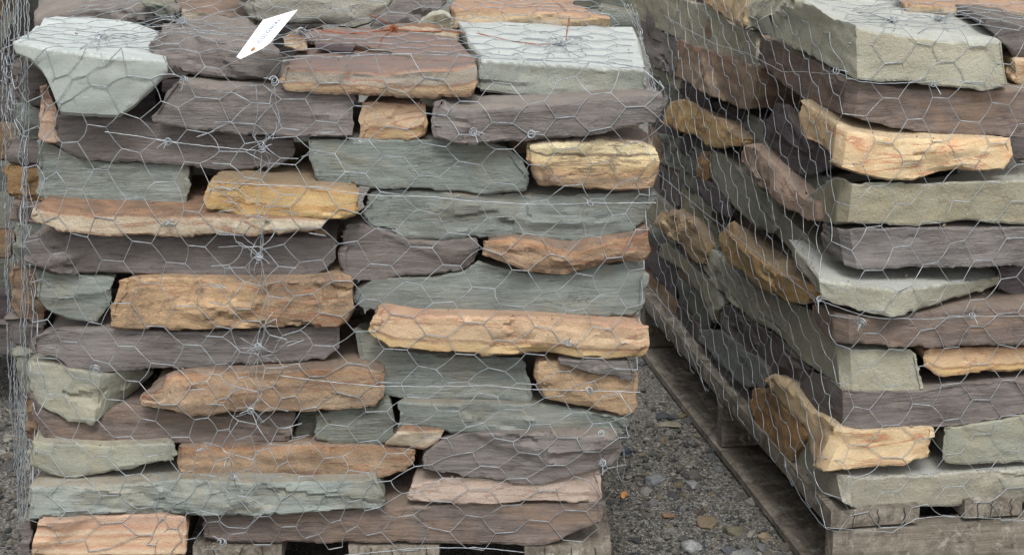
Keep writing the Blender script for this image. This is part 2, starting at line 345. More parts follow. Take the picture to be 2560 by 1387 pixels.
# ------------------------------------------------------------------ stones
def parse(sx):
    out = []
    for q in sx.split():
        v = [float(a) for a in q.split(',')]
        out.append((v[0], v[1], v[2] / 100.0 if len(v) > 2 else 0.0))
    return out

def resample(P, n):
    P = np.array(P, float)
    seg = np.linalg.norm(np.diff(P, axis=0), axis=1) + 1e-9
    L = np.concatenate([[0], np.cumsum(seg)]); u = np.linspace(0, L[-1], n)
    return np.stack([np.interp(u, L, P[:, k]) for k in range(3)], 1)

def plen(P):
    P = np.array(P, float); return float(np.linalg.norm(np.diff(P, axis=0), axis=1).sum())

def cap(loop, step, rng, seed, amp):
    """Triangulate the plan of a closed 3-D loop; the height inside follows the loop. Returns verts, faces (index < len(loop) is the loop)."""
    n = len(loop); xy = loop[:, :2]
    c = loop.mean(0)
    A = np.c_[loop[:, 0] - c[0], loop[:, 1] - c[1], np.ones(n)]
    co, *_ = np.linalg.lstsq(A, loop[:, 2], rcond=None)
    res = loop[:, 2] - A @ co
    x0, y0 = xy.min(0); x1, y1 = xy.max(0)
    gx, gy = np.meshgrid(np.arange(x0 + step * .5, x1, step), np.arange(y0 + step * .5, y1, step))
    g = np.c_[gx.ravel(), gy.ravel()]
    if len(g):
        g += rng.uniform(-.28, .28, g.shape) * step
        a = xy; b = np.roll(xy, -1, 0)
        ins = np.zeros(len(g), bool)
        for (ax, ay), (bx, by) in zip(a, b):
            cnd = (ay > g[:, 1]) != (by > g[:, 1])
            xi = (bx - ax) * (g[:, 1] - ay) / ((by - ay) if by != ay else 1e-12) + ax
            ins ^= cnd & (g[:, 0] < xi)
        g = g[ins]
    if len(g):
        D = np.sqrt(((g[:, None, :] - xy[None]) ** 2).sum(2))
        dm = D.min(1); keep = dm > step * .45; g, D, dm = g[keep], D[keep], dm[keep]
    pts = [Vector((float(p[0]), float(p[1]))) for p in xy] + [Vector((float(p[0]), float(p[1]))) for p in g]
    edges = [(i, (i + 1) % n) for i in range(n)]
    vo, eo, fo, ov, oe, of = delaunay_2d_cdt(pts, edges, [], 1, 1e-7)
    if len(g):
        wgt = 1.0 / (D ** 3 + 1e-9); rz = (wgt * res[None]).sum(1) / wgt.sum(1) * np.exp(-dm / .05)
        gz = (g[:, 0] - c[0]) * co[0] + (g[:, 1] - c[1]) * co[1] + co[2] + rz
        gz = gz + amp * fbm(g[:, 0] * 14, g[:, 1] * 14, seed=seed, octv=4) * np.clip(dm / .02, 0, 1)
        gz = gz + amp * 1.2 * np.where(vnoise(g[:, 0] * 9, g[:, 1] * 9, seed=seed + 5) > .25, 1, 0) * np.clip(dm / .03, 0, 1)
    V = []
    for i, v in enumerate(vo):
        o = ov[i]
        z = None
        for q in o:
            if q < n: z = loop[q, 2]; break
            z = gz[q - n]
        if z is None: z = loop[int(np.argmin(((xy - np.array([v[0], v[1]])) ** 2).sum(1))), 2]
        V.append((v[0], v[1], z))
    return V, [tuple(f) for f in fo]

_count = [0]
def make_stone(kind, name, label, group, Ts, Bs, planes, d=0.0, depth=0.30, tilt=0.05, back=None, rough=1.0, chips=3, rnd=.0032, val=1.0, sat=1.0, step=.0052, capstep=.014, seed=None, cat='stone', backd=None):
    _count[0] += 1
    seed = seed if seed is not None else _count[0] * 7 + 3
    rng = np.random.default_rng(seed)
    segT = [parse(a) for a in Ts.split('|')]; segB = [parse(a) for a in Bs.split('|')]
    TT, BB, NN = [], [], []
    for pl, st, sb in zip(planes, segT, segB):
        t3 = [pl.at(x, y, d + dd) for x, y, dd in st]; b3 = [pl.at(x, y, d + dd) for x, y, dd in sb]
        n = max(7, int(max(plen(t3), plen(b3)) / (step if pl in (LFR, RFR) else step * 1.5)) + 1)
        TT.append(resample(t3, n)); BB.append(resample(b3, n)); NN.append(np.tile(pl.n, (n, 1)))
    if len(TT) == 2:                                     # weld the two faces at the stone's corner
        for A in (TT, BB):
            m = (A[0][-1] + A[1][0]) / 2
            k = 6
            for q in range(k):
                f = 1 - q / k
                A[0][-1 - q] += (m - A[0][-1]) * f if q else 0
                A[1][q] += (m - A[1][0]) * f if q else 0
            A[0][-1] = m; A[1][0] = m
        TT[1] = TT[1][1:]; BB[1] = BB[1][1:]; NN[1] = NN[1][1:]
    ncorner = len(TT[0]) - 1
    T = np.concatenate(TT); B = np.concatenate(BB); N = np.concatenate(NN)
    nv = len(T)
    # soften the fold between two planes
    for _ in range(2):
        N[1:-1] = (N[:-2] + N[1:-1] * 2 + N[2:]) / 4
    N /= np.linalg.norm(N, axis=1)[:, None]
    mt, mb = T[:, 2].mean(), B[:, 2].mean()
    n0, n1 = planes[0].n, planes[-1].n
    if back:
        bk = [planes[-1].at(x, y, (backd if backd is not None else d + depth) + dd) for x, y, dd in parse(back)]
        bT = np.array(bk)
        bB = bT.copy(); bB[:, 2] -= max(.02, (mt - mb))
        bB[0, 2] = bT[0, 2] - max(.012, T[0, 2] - B[0, 2]); bB[-1, 2] = bT[-1, 2] - max(.012, T[-1, 2] - B[-1, 2])
    else:
        def hid(P, m, e, nrm, tl):
            q = P[e] - nrm * depth * rng.uniform(.9, 1.05)
            q[2] = (min(P[e][2], m) if P is T else max(P[e][2], m)) + tl * depth
            return q
        # pull the hidden ends slightly inwards so that neighbours keep apart
        along = (T[-1] - T[0]); along[2] = 0; along /= np.linalg.norm(along) + 1e-9
        bT = np.array([hid(T, mt, 0, n0, tilt), hid(T, mt, -1, n1, tilt)]); bB = np.array([hid(B, mb, 0, n0, tilt * .3), hid(B, mb, -1, n1, tilt * .3)])
        inw = depth * .10
        if len(planes) == 1:
            for A in (bT, bB): A[0] += along * inw; A[1] -= along * inw
    u = np.array([.012, .03, .06, .1, .16, .25, .38, .55, .75, 1.0])[:, None]
    r1T = T[-1] + (bT[-1] - T[-1]) * u; r1B = B[-1] + (bB[-1] - B[-1]) * u
    r0T = (T[0] + (bT[0] - T[0]) * u)[::-1]; r0B = (B[0] + (bB[0] - B[0]) * u)[::-1]
    nb = max(3, int(plen(bT) / .03))
    kT = resample(bT[::-1], nb + 2)[1:-1]; kB = resample(bB[::-1], nb + 2)[1:-1]
    def side_n(a, b):
        dd = b - a; v = np.array([dd[1], -dd[0], 0.0]); return v / (np.linalg.norm(v) + 1e-9)
    loopT = np.concatenate([T, r1T, kT, r0T]); loopB = np.concatenate([B, r1B, kB, r0B])
    # outward normals round the loop
    ar = 0.5 * np.sum(loopT[:, 0] * np.roll(loopT[:, 1], -1) - np.roll(loopT[:, 0], -1) * loopT[:, 1])
    sgn = 1.0 if ar > 0 else -1.0
    tang = np.roll(loopT, -1, 0) - np.roll(loopT, 1, 0)
    NL = np.stack([tang[:, 1], -tang[:, 0], np.zeros(len(tang))], 1) * sgn
    NL /= np.linalg.norm(NL, axis=1)[:, None] + 1e-9
    NL[:nv] = N
    NL[0] = N[0] + NL[-1]; NL[nv - 1] = N[-1] + NL[nv]
    NL[0] /= np.linalg.norm(NL[0]); NL[nv - 1] /= np.linalg.norm(NL[nv - 1])
    M = len(loopT)
    sdist = np.concatenate([[0], np.cumsum(np.linalg.norm(np.diff((loopT + loopB) / 2, axis=0), axis=1))])
    hcol = np.linalg.norm(loopT - loopB, axis=1)
    rows = int(np.clip(np.median(hcol[:nv]) / step, 5, 34)) + 1
    # more rows near both edges
    q = np.linspace(0, 1, rows); v = q + .0 * q
    vr = (0.5 - 0.5 * np.cos(np.pi * q)) * .35 + q * .65        # 0 top .. 1 bottom
    # ragged edges
    jz = .0022 * rough
    eT = fbm(sdist * 60, sdist * 0, seed=seed, octv=3) * jz + np.where(vnoise(sdist * 28, sdist * 0, seed=seed + 3) > .35, -.0024 * rough, 0)
    eB = fbm(sdist * 60, sdist * 0 + 5, seed=seed + 9, octv=3) * jz + np.where(vnoise(sdist * 22, sdist * 0, seed=seed + 4) > .3, .0028 * rough, 0)
    big = fbm(sdist * 6, sdist * 0, seed=seed + 29, octv=2)
    G = np.zeros((rows, M, 3))
    lim = np.minimum(1, hcol / .02)
    e1 = np.minimum(sdist, np.abs(sdist[nv - 1] - sdist)); e1[nv:] = np.minimum(np.abs(sdist[nv:] - sdist[nv - 1]), sdist[-1] - sdist[nv:])
    for r in range(rows):
        t = vr[r]
        P = loopT * (1 - t) + loopB * t
        P[:, 2] += (eT * (1 - t) + eB * t) * lim + .0012 * (1 - t) - .0030 * t
        wz = P[:, 2]
        dT = t * hcol; dB = (1 - t) * hcol
        rr = rnd * (1 + .6 * vnoise(sdist * 12, sdist * 0, seed=seed + 21)) * lim
        def rd(x, R):
            a = 1 - np.clip(x / np.maximum(R, 1e-5), 0, 1)
            return R * (1 - np.sqrt(np.maximum(0, 1 - a * a)))
        disp = -rd(dT, rr) * .8 - rd(dB, rr * 1.3)
        disp -= rd(e1, rnd * 1.4) * .8
        sk = wz * 1.6 * (1 if seed % 2 else -1)
        disp += .0105 * rough * fbm((sdist + sk) * 9, wz * 19 + sdist * 2, seed=seed + 31, octv=3, gain=.42, lin=True) * lim
        f1 = fbm(sdist * 6, wz * 24 + sdist * 3, seed=seed + 33, octv=3); f2 = fbm(sdist * 9, wz * 15 - sdist * 4, seed=seed + 35, octv=3)
        disp -= .0058 * rough * np.clip((f1 - .06) / .028, 0, 1) * lim + 0.0048 * rough * np.clip((f2 - .16) / .025, 0, 1) * lim
        lw = (wz + .006 * fbm(sdist * 5, wz * 3, seed=seed + 41, octv=2)) / (.0085 + .003 * (seed % 3))
        li = np.floor(lw); fr = lw - li
        lo = vnoise(sdist * 9 + li * 3.7, li * 1.31, seed=seed + 51); lo2 = vnoise(sdist * 9 + (li + 1) * 3.7, (li + 1) * 1.31, seed=seed + 51)
        k = np.clip((fr - .72) / .28, 0, 1)
        disp += .0026 * rough * (lo * (1 - k) + lo2 * k) * lim
        disp += .0015 * rough * fbm(sdist * 60, wz * 100, seed=seed + 61, octv=3, lin=True)
        if len(segT) == 2: disp -= (.003 + .007 * np.abs(vnoise(wz * 34, wz * 0, seed=seed + 91))) * np.exp(-((sdist - sdist[ncorner]) / .010) ** 2) * lim
        P = P + NL * disp[:, None]
        dl = np.minimum(sdist, sdist[-1] - sdist + .002); dr = np.abs(sdist - sdist[nv - 1])
        tvec = (T[-1] - T[0]); tvec = np.array([tvec[0], tvec[1], 0]); tvec /= np.linalg.norm(tvec) + 1e-9
        jl = (.0055 * fbm(wz * 38, wz * 0 + seed, seed=seed + 81, octv=3) + .0013 * np.sign(vnoise(wz * 60, wz * 0, seed=seed + 83))) * rough
        jr = (.0055 * fbm(wz * 38, wz * 0 + seed, seed=seed + 85, octv=3) + .0013 * np.sign(vnoise(wz * 60, wz * 0, seed=seed + 87))) * rough
        P = P + tvec[None] * (jl * np.exp(-dl / .03) * lim + jr * np.exp(-dr / .03) * lim)[:, None]
        G[r] = P
    # broken facets: planar cuts on the face
    L = sdist[nv - 1]; H = max(.02, float(np.median(hcol[:nv])))
    zc = (loopT[:, 2] + loopB[:, 2]) / 2
    for c in range(chips):
        s0 = rng.uniform(0, L); a1 = rng.choice([-1, 1]) * rng.uniform(.03, .3); a2 = rng.choice([-1, 1]) * rng.uniform(.15, .75); a0 = rng.uniform(-.001, .004)
        for r in range(rows):
            wz = G[r, :, 2] - zc
            cut = a0 + a1 * (sdist - s0) + a2 * wz
            base = ((G[r] - (loopT * (1 - vr[r]) + loopB * vr[r])) * NL).sum(1)
            nw = np.minimum(base, np.maximum(cut + .0012 * fbm(sdist * 60, wz * 90, seed=seed + 71 + c, octv=2), -.013))
            sel = np.arange(M) < nv
            G[r, sel] += NL[sel] * (nw - base)[sel][:, None] * .8
    # the hidden returns follow their corner so that no flange is left standing
    for r in range(rows):
        base = G[r] - (loopT * (1 - vr[r]) + loopB * vr[r])
        for ci, idx, s0 in ((nv - 1, range(nv, nv + 10), sdist[nv - 1]), (0, range(M - 10, M), sdist[-1])):
            dv = base[ci].copy(); dv[2] = 0
            nn = N[ci]; dn = float(dv @ nn)
            for i in idx:
                dist_ = float(np.linalg.norm((loopT[i] - loopT[ci])[:2]))
                G[r, i] += nn * dn * math.exp(-dist_ / .04)
    V = [tuple(p) for p in G.reshape(-1, 3)]
    F = []
    for r in range(rows - 1):
        for i in range(M):
            j = (i + 1) % M
            a, b, c_, e = r * M + i, r * M + j, (r + 1) * M + j, (r + 1) * M + i
            F.append((a, e, c_, b) if sgn > 0 else (a, b, c_, e))
    lay = list(np.repeat(1 - vr, M)); wal = [1.0] * (rows * M)
    for i in range(M): wal[i] = .45; wal[(rows - 1) * M + i] = .6
    for top in (True, False):
        loop = G[0] if top else G[-1]
        try: cv, cf = cap(loop, capstep if top else .03, rng, seed, .0018 * rough)
        except Exception as ex: print('cap failed', label, ex); continue
        o = len(V); V += cv
        for f in cf: F.append(tuple(o + q for q in (f if top else f[::-1])))
        lay += [1.0 if top else 0.0] * len(cv); wal += [0.0] * len(cv)
    ctr = np.array(V)[:rows * M].mean(0); ctr[2] = mb
    V = np.array(V) - ctr
    me = bpy.data.meshes.new(name); me.from_pydata(V.tolist(), [], F); me.update()
    for nm, arr in (('lay', lay), ('wal', wal)):
        a = me.attributes.new(nm, 'FLOAT', 'POINT'); a.data.foreach_set('value', np.array(arr, 'f'))
    bm = bmesh.new(); bm.from_mesh(me); bmesh.ops.remove_doubles(bm, verts=bm.verts, dist=.00015); bmesh.ops.recalc_face_normals(bm, faces=bm.faces); bm.to_mesh(me); bm.free()
    me.polygons.foreach_set('use_smooth', [True] * len(me.polygons)); me.set_sharp_from_angle(angle=math.radians(27))
    me.materials.append(W[kind])
    o = bpy.data.objects.new(name, me); o.location = ctr; link(o)
    vs_ = (seed * 7919 % 97) / 97.0
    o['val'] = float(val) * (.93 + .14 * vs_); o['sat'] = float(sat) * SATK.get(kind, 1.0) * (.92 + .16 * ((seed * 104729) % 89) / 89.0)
    tag(o, label, cat, group)
    return o
NAMEOF = dict(slate='slate_stone', slate_dark='slate_stone', green='siltstone_block', purple='slate_stone', purple_red='slate_stone', dark='slate_stone', olive='sandstone_block', olive_pale='sandstone_block', blue_pale='bluestone_slab', blue_face='bluestone_slab', yellow='sandstone_block', orange='sandstone_block', honey='sandstone_block', pink='sandstone_block', banded='sandstone_block', mottled='sandstone_block', tan='sandstone_block', cream='sandstone_block', rusty='sandstone_slab', fossil='sandstone_block', rust_top='sandstone_slab')
GL = 'stones stacked on the left pallet'; GR = 'stones stacked on the right pallet'; GB = 'stones of the stack behind'
def L_(kind, label, T, B, d=0, **k):
    return make_stone(kind, NAMEOF[kind], label, k.pop('group', GL), T, B, [LFR], d=d / 100.0, **k)
def R_(kind, label, T, B, d=0, f='F', **k):
    pl = {'F': [RFR], 'S': [RSD], 'SF': [RSD, RFR]}[f]
    return make_stone(kind, NAMEOF[kind], label, k.pop('group', GR), T, B, pl, d=d / 100.0, **k)

# ---- left stack, top layer
L_('blue_pale', 'pale blue-grey wedge slab jutting out at the top left corner', '28,108 70,116 112,126 250,141 350,152 423,161', '32,130 78,150 112,185 150,284 215,291 297,291 340,262 424,178', -3, back='112,58 135,42 240,46 345,58 398,80', backd=.36, chips=1, rough=.4, rnd=.006, capstep=.012)
L_('purple', 'purple slate slab lying beside the pale wedge under the white tag', '372,112 398,88 470,92 519,99 588,108 650,122 712,138', '369,132 426,167 491,181 588,195 689,202 706,165', 5, back='402,66 470,52 540,38 600,38 650,66', backd=.36, chips=2, rough=1.5, val=.92)
L_('rusty', 'rust-topped sandstone slab with grey and orange edge bands, top layer', '707,172 800,179 909,182 954,190 1010,181 1061,174 1110,171 1195,160', '697,208 712,230 858,237 954,243 1060,245 1172,241 1194,222', -3, back='735,120 780,84 900,78 1040,80 1135,98', backd=.30, chips=2, rough=.9, capstep=.012)
L_('blue_face', 'white-topped bluestone slab on the top right corner, tied with wire', '1190,152 1255,161 1366,166 1498,175 1626,180', '1193,226 1250,233 1311,240 1394,243 1480,245 1570,249 1633,247', 3, back='1145,56 1250,57 1359,60 1480,65 1584,70', backd=.40, chips=2, rough=.8, rnd=.0035)
L_('rusty', 'thin rust-edged flake of sandstone lying on the rust-topped slab', '752,96,20 800,100,18 850,107,16 905,116,13 960,123,11 1040,144,5 1100,157,1 1150,157,1 1194,150,3', '754,106,21 800,111,19 850,118,17 905,128,14 960,135,12 1040,156,5 1100,167,1 1150,166,1 1194,160,3', 0, chips=0, back='756,84 780,76 900,71 1040,75 1130,92', backd=.29, rough=.8)
L_('dark', 'small dark sliver of slate on the rust-topped slab', '782,110,13 830,111,12 888,118,10', '786,120,13 830,127,12 884,128,10', 0, depth=.05, chips=0, rough=.5, rnd=.002)
L_('cream', 'small buff wedge of stone tucked behind the white tag', '706,94,18 740,100,17 770,112,15', '708,118,16 740,124,15 768,124,14', 0, depth=.12, chips=1, rough=.6)
# ---- second layer
L_('purple', 'long purple-brown stone below the white tag with a pale sloping ledge', '430,208 480,221 560,225 640,236 710,229 800,236 894,243', '373,288 378,308 410,314 470,322 560,331 640,341 740,343 830,346 884,345', -2, tilt=0.04)
L_('orange', 'small blocky orange sandstone between two long purple stones', '900,262 930,259 960,258 1010,263 1064,262', '894,335 900,349 960,352 1040,349 1062,338 1074,300', -1)
L_('purple', 'long purple-grey stone below the white-topped bluestone slab', '1088,256 1117,276 1221,280 1394,264 1498,254 1633,247 1676,238', '1070,316 1084,340 1138,360 1255,357 1359,347 1498,336 1633,308 1660,286', -4, tilt=0.04)
L_('purple', 'purple stone below the pale wedge slab at the left edge', '120,292 210,294 320,296 380,312 470,324 640,345 735,354', '126,352 160,380 194,395 242,402 415,413 588,425 675,425 725,394 737,366', 2, tilt=.06)
L_('dark', 'dark stone seen in the gap beside the pale wedge slab', '318,228 360,218 400,212', '318,285 350,285 392,282', 12, depth=.15)
L_('pink', 'small rusty brown stone under the left tip of the pale wedge slab', '92,215 100,218 128,250 140,290', '95,345 108,352 122,354 140,354', 2, depth=.2)
# ---- third layer
L_('slate', 'blue-grey slate block at the left edge under the purple stone', '85,352 130,366 200,403 300,410 420,417 476,421', '82,474 96,488 125,502 208,508 294,515 381,527 462,532 472,474', 3, tilt=.06)
L_('yellow', 'yellow sandstone block with a brown top beside a dark gap', '514,455 560,452 640,458 700,466 800,470 905,477', '503,496 514,526 561,542 658,554 779,548 841,547 893,541', -4, tilt=0.06, rnd=.009)
L_('slate', 'large blue-grey slate in the middle of the third layer', '762,356 850,352 1000,352 1130,357 1230,366 1272,374', '780,456 850,464 938,474 1084,475 1200,487 1312,478 1328,440', -1, chips=4)
L_('fossil', 'yellow sandstone with a dark seam at the right edge', '1320,356 1400,349 1500,349 1600,356 1642,374', '1322,416 1330,444 1346,467 1428,470 1567,478 1633,474 1652,426', -2, tilt=.06, rnd=.009)
# ---- fourth
L_('slate', 'wide blue-grey slate with a ragged underside at the right edge', '925,492 945,482 1000,480 1100,480 1200,493 1330,491 1500,490 1638,487', '906,556 940,570 985,574 994,596 1021,607 1101,608 1146,602 1302,591 1354,599 1440,606 1510,597 1579,585 1612,554 1630,510', 0, tilt=.06, chips=5, rough=1.2)
L_('cream', 'long thin cream stone with a rusty orange top at the left edge', '68,520 104,531 145,541 242,545 415,547 588,546 727,551 820,556', '66,538 83,561 138,578 242,589 415,592 606,596 692,589 800,580', -5, tilt=0.06, rnd=.008)
L_('purple', 'long flat purple stone under the thin cream stone', '68,592 156,590 300,592 415,595 623,598 692,597 846,603', '56,648 107,669 128,686 190,683 381,689 623,698 779,700 812,676 843,640', 0, tilt=.06)
L_('tan', 'chip of grey stone lying in the crack above the purple stone', '780,577 800,575 820,579', '779,590 800,593 819,591', 3, depth=.04, chips=0, rough=.4)
L_('purple', 'short chunky purple stone with a stepped left end in the middle', '848,588 866,566 930,570 990,592 1020,608 1100,611 1146,604 1186,603', '852,682 856,699 904,700 994,697 1077,694 1146,680 1184,666', 0, tilt=.06, rough=1.5)
L_('tan', 'brown stone with a wavy dipping underside at the right edge', '1198,608 1250,597 1319,600 1388,620 1423,629 1475,617 1561,597 1630,577', '1196,634 1233,648 1319,680 1388,691 1423,688 1458,675 1544,656 1613,649 1630,625', -2, tilt=.06, chips=2)
# ---- sixth
L_('slate', 'small grey-green slate block at the left edge under the purple stone', '75,672 125,692 200,694 289,699', '88,746 112,778 160,799 208,803 252,808', 1, rough=1.1)
L_('mottled', 'mottled orange-brown sandstone with a rough face', '292,710 330,699 520,702 760,704 848,692 880,700', '268,790 270,820 329,829 381,824 485,829 588,821 658,825 727,817 841,817 869,807 888,767', -2, tilt=.06, rnd=.008)
L_('slate', 'long blue-grey slate above the orange sandstone on the right', '886,735 938,702 1077,700 1160,684 1195,655 1290,683 1388,696 1492,668 1570,660 1612,690', '881,752 904,769 932,776 994,784 1112,790 1319,789 1458,795 1579,797 1612,765', 0, tilt=.06, chips=5)
# ---- seventh
L_('purple', 'long dark purple stone with a pointed left end', '66,866 85,842 121,832 242,826 381,836 554,834 692,826 850,818', '70,880 138,904 170,925 246,930 351,927 491,921 632,911 740,906 810,898 849,868', 0, tilt=.06)
L_('orange', 'long pale orange sandstone with yellow bottom band on the right', '935,778 990,794 1146,795 1319,795 1420,801 1560,820 1629,824', '914,828 928,848 973,876 1112,886 1215,892 1354,884 1458,900 1579,900 1631,894', -3, tilt=.06, rnd=.008, chips=2)
# ---- eighth
L_('green', 'chunky grey-green stone at the left edge with a corner pointing out', '62,905,2 140,920 250,944,-1 310,932,2 385,932,9', '67,1002,2 112,1030 165,1054 228,1063,-1 242,1054 281,1023,3 352,968,9', 0, rough=1.3)
L_('tan', 'jagged orange-brown stone with a pointed left end', '351,986 404,972 412,940 430,931 527,932 667,936 780,925 900,925 964,940', '347,1016 379,1021 474,1037 544,1039 650,1029 793,1030 853,1024 937,1017 962,985', -3, tilt=.06, rough=1.3, chips=4)
L_('slate', 'blue-grey stone below the long orange sandstone', '880,830 925,864 990,886 1112,892 1215,897 1300,898 1318,920', '898,905 951,988 1011,998 1151,1005 1240,1007 1327,1006 1334,984', 2, tilt=.06)
L_('mottled', 'blunt tan stone at the right edge under a purple sliver', '1337,912 1393,906 1450,920 1502,935 1572,948 1601,936', '1338,970 1362,1002 1400,1012 1450,1022 1537,1040 1583,1039 1601,1022', -1, rnd=.011, rough=.8, sat=.85, val=1.05)
L_('purple', 'thin purple sliver wedged above the blunt tan stone', '1393,901 1502,903 1586,907', '1395,906 1450,925 1502,939 1572,954 1597,935', -2, depth=.18, chips=1, rough=.7)
# ---- ninth
L_('purple_red', 'long reddish purple stone beneath the chunky grey-green one', '60,985 112,1034 165,1058 228,1067 300,1012 345,1020 474,1041 544,1043 650,1032 740,1032', '102,1095 116,1110 246,1118 369,1119 432,1111 527,1116 667,1112 728,1104', 1, val=.93)
L_('slate_dark', 'small dark grey stone in the gap beside the reddish purple one', '742,1038 770,1032 798,1030', '733,1100 755,1106 780,1106', 5, depth=.15, rough=.8)
L_('slate_dark', 'small grey-green slate with ochre spots in the middle', '797,1042 853,1028 937,1020 958,1000 982,1004', '782,1088 792,1107 870,1111 951,1111 990,1102', 0, val=1.1)
L_('cream', 'small pale wedge-shaped stone below the grey slates', '988,1073 1050,1078 1117,1082', '955,1110 1011,1118 1063,1125 1098,1110', 0, depth=.2, rnd=.007, rough=.7)
L_('slate', 'long straight-edged blue-grey slate in the lower right', '991,1004 1151,1009 1330,1010 1450,1024 1537,1043 1576,1045', '986,1069 1063,1073 1134,1083 1327,1084 1450,1085 1569,1086', 1, chips=2)
# ---- tenth
L_('green', 'grey-green stone at the left edge near the bottom', '62,1108 123,1115 281,1119 435,1113', '70,1170 154,1197 183,1200 246,1188 351,1167 439,1149', -1, chips=4, tilt=.06)
L_('tan', 'long brown sandstone with reddish streaks near the bottom', '437,1122 632,1117 772,1113 870,1114 951,1120 1044,1130', '440,1177 492,1188 597,1191 685,1205 860,1205 905,1204 976,1188 1028,1174', 0, tilt=0.06, chips=4)
L_('purple', 'large purple stone with a curved bottom in the lower right', '1058,1145 1098,1110 1169,1085 1256,1086 1502,1089 1545,1092', '1053,1170 1098,1183 1151,1191 1221,1198 1292,1210 1362,1211 1467,1181 1530,1167 1550,1130', -2, chips=4, rough=1.1)
# ---- eleventh
L_('slate', 'very long blue-grey slate with a rust-stained ledge at the bottom left', '63,1226 150,1223 300,1216 440,1202 560,1204 685,1210 860,1209 944,1202', '61,1300 211,1293 316,1288 474,1288 667,1286 860,1280 951,1279 968,1245', -3, tilt=0.06, val=1.08)
L_('pink', 'pinkish tan stone in the second layer from the bottom right', '1020,1218 1098,1206 1104,1197 1151,1199 1256,1209 1397,1192 1508,1176', '1016,1254 1081,1258 1239,1258 1362,1254 1414,1258 1495,1258 1513,1246', -1, tilt=.06, sat=.85, val=.9)
# ---- bottom
L_('banded', 'orange and cream banded sandstone in the bottom left corner', '88,1304 200,1300 316,1295 456,1295 468,1305', '66,1392 200,1394 330,1394 466,1394', -4, depth=.25, rnd=.008, rough=.6)
L_('purple', 'mauve-grey stone end beside the banded sandstone in the corner', '44,1300 60,1300 84,1304', '42,1394 60,1394 74,1394', 0, depth=.2, val=1.1)
L_('purple_red', 'long purple-brown stone resting on the left pallet', '499,1291 700,1289 860,1284 960,1276 1100,1269 1250,1266 1400,1263 1510,1262', '495,1346 562,1356 737,1362 870,1358 1081,1358 1221,1364 1362,1365 1450,1332 1504,1304', -1, tilt=.06, val=.88, rough=1.1)
L_('dark', 'dark stone inside the gap above the bottom purple-brown stone', '940,1212 1010,1206', '960,1262 1016,1262', 10, depth=.15)

# ---- rear stones of the left stack that show past its left edge
RS = [('purple', '20,140 60,150 130,180', '25,250 70,262 130,270', 'purple stone standing behind the left tip of the pale wedge slab'),
      ('slate', '30,262 70,268 130,290', '35,345 70,350 130,352', 'grey stone at the left edge behind the rusty brown stone'),
      ('purple', '14,350 60,352 120,362', '18,410 60,416 120,418', 'purple stone behind the wire at the left, level with the slate block'),
      ('mottled', '8,418 50,420 120,424', '12,492 50,500 120,505', 'orange-brown stone behind the wire at the left edge'),
      ('purple_red', '18,502 60,504 120,508', '22,556 60,560 120,562', 'mauve stone behind the wire left of the thin cream stone'),
      ('slate', '26,566 60,560 120,562', '34,656 60,668 110,672', 'grey-green stone end left of the long flat purple stone'),
      ('tan', '16,672 60,672 110,676', '20,770 50,795 110,800', 'brown rough stone left of the small grey-green block'),
      ('purple', '8,800 50,800 110,804', '14,858 50,866 110,870', 'purple stone left of the pointed dark purple stone'),
      ('green', '30,872 60,870 100,880', '50,985 70,992 100,1000', 'grey-green stone low behind the wire at the left edge'),
      ('tan', '52,998 80,1000 130,1050', '58,1100 90,1104 130,1106', 'tan stone below the chunky grey-green stone at the left edge')]
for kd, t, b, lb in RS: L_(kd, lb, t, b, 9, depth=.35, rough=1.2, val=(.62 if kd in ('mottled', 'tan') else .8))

# ---- rear of the left stack, standing above its front layers
L_('purple', 'purple-brown slab at the back of the left stack, top left', '80,62 110,45 166,36 250,26 350,22 400,26 452,18', '86,100 150,92 240,86 330,84 400,80 448,70', 40, back='95,5 200,-20 350,-25 450,-15', backd=.7, rough=1.3)
L_('slate_dark', 'grey-green sliver tilted against the purple-brown slab at the back', '352,4 370,0 400,8 440,26', '385,40 400,52 420,58 438,50', 38, depth=.1, chips=0)
L_('cream', 'buff slab at the back of the left stack behind the purple slab', '440,22 500,28 580,36 650,44', '440,62 500,64 580,68 650,72', 42, back='450,-30 500,-35 580,-35 650,-30', backd=.8, sat=.7, val=.92)
L_('olive', 'grey-brown boulder standing at the back above the white tag', '560,-60 700,-70 850,-70 990,-40', '600,30 625,50 655,62 790,64 880,72 925,58 975,18', 40, depth=.3, rnd=.012, val=.82, sat=.6)
L_('purple', 'purple slab leaning at the back behind the rusty tie wire', '916,74 950,40 990,6 1040,-10 1125,-12', '935,84 1000,80 1060,60 1085,30 1122,4', 40, depth=.2)
L_('olive', 'small buff triangular stone at the back of the left stack', '1040,62 1075,36 1105,28 1130,40 1138,66', '1040,78 1075,80 1105,80 1138,78', 34, depth=.12, val=.95, rnd=.01)
L_('cream', 'flat cream-coloured stone behind the rust-topped slab', '958,76 1020,66 1100,76 1154,90', '965,88 1080,94 1130,102 1152,110', 26, back='962,64 1020,58 1100,62 1150,78', backd=.34, val=1.0)
L_('rust_top', 'large orange-topped slab behind the white-topped bluestone slab', '1125,26 1165,24 1214,27 1359,32 1440,38 1532,46', '1127,75 1160,76 1250,78 1359,80 1440,80 1533,84', 41, back='1140,-20 1250,-25 1400,-15 1440,5', backd=.75)
L_('slate_dark', 'grey stone end at the back between the two stacks', '1500,20 1545,28 1600,40', '1500,90 1545,92 1610,96', 55, depth=.2)
L_('slate_dark', 'dark grey stone behind the orange-topped slab', '1430,-12 1500,-8 1580,-2', '1430,22 1500,26 1580,24', 60, depth=.2, val=.8)
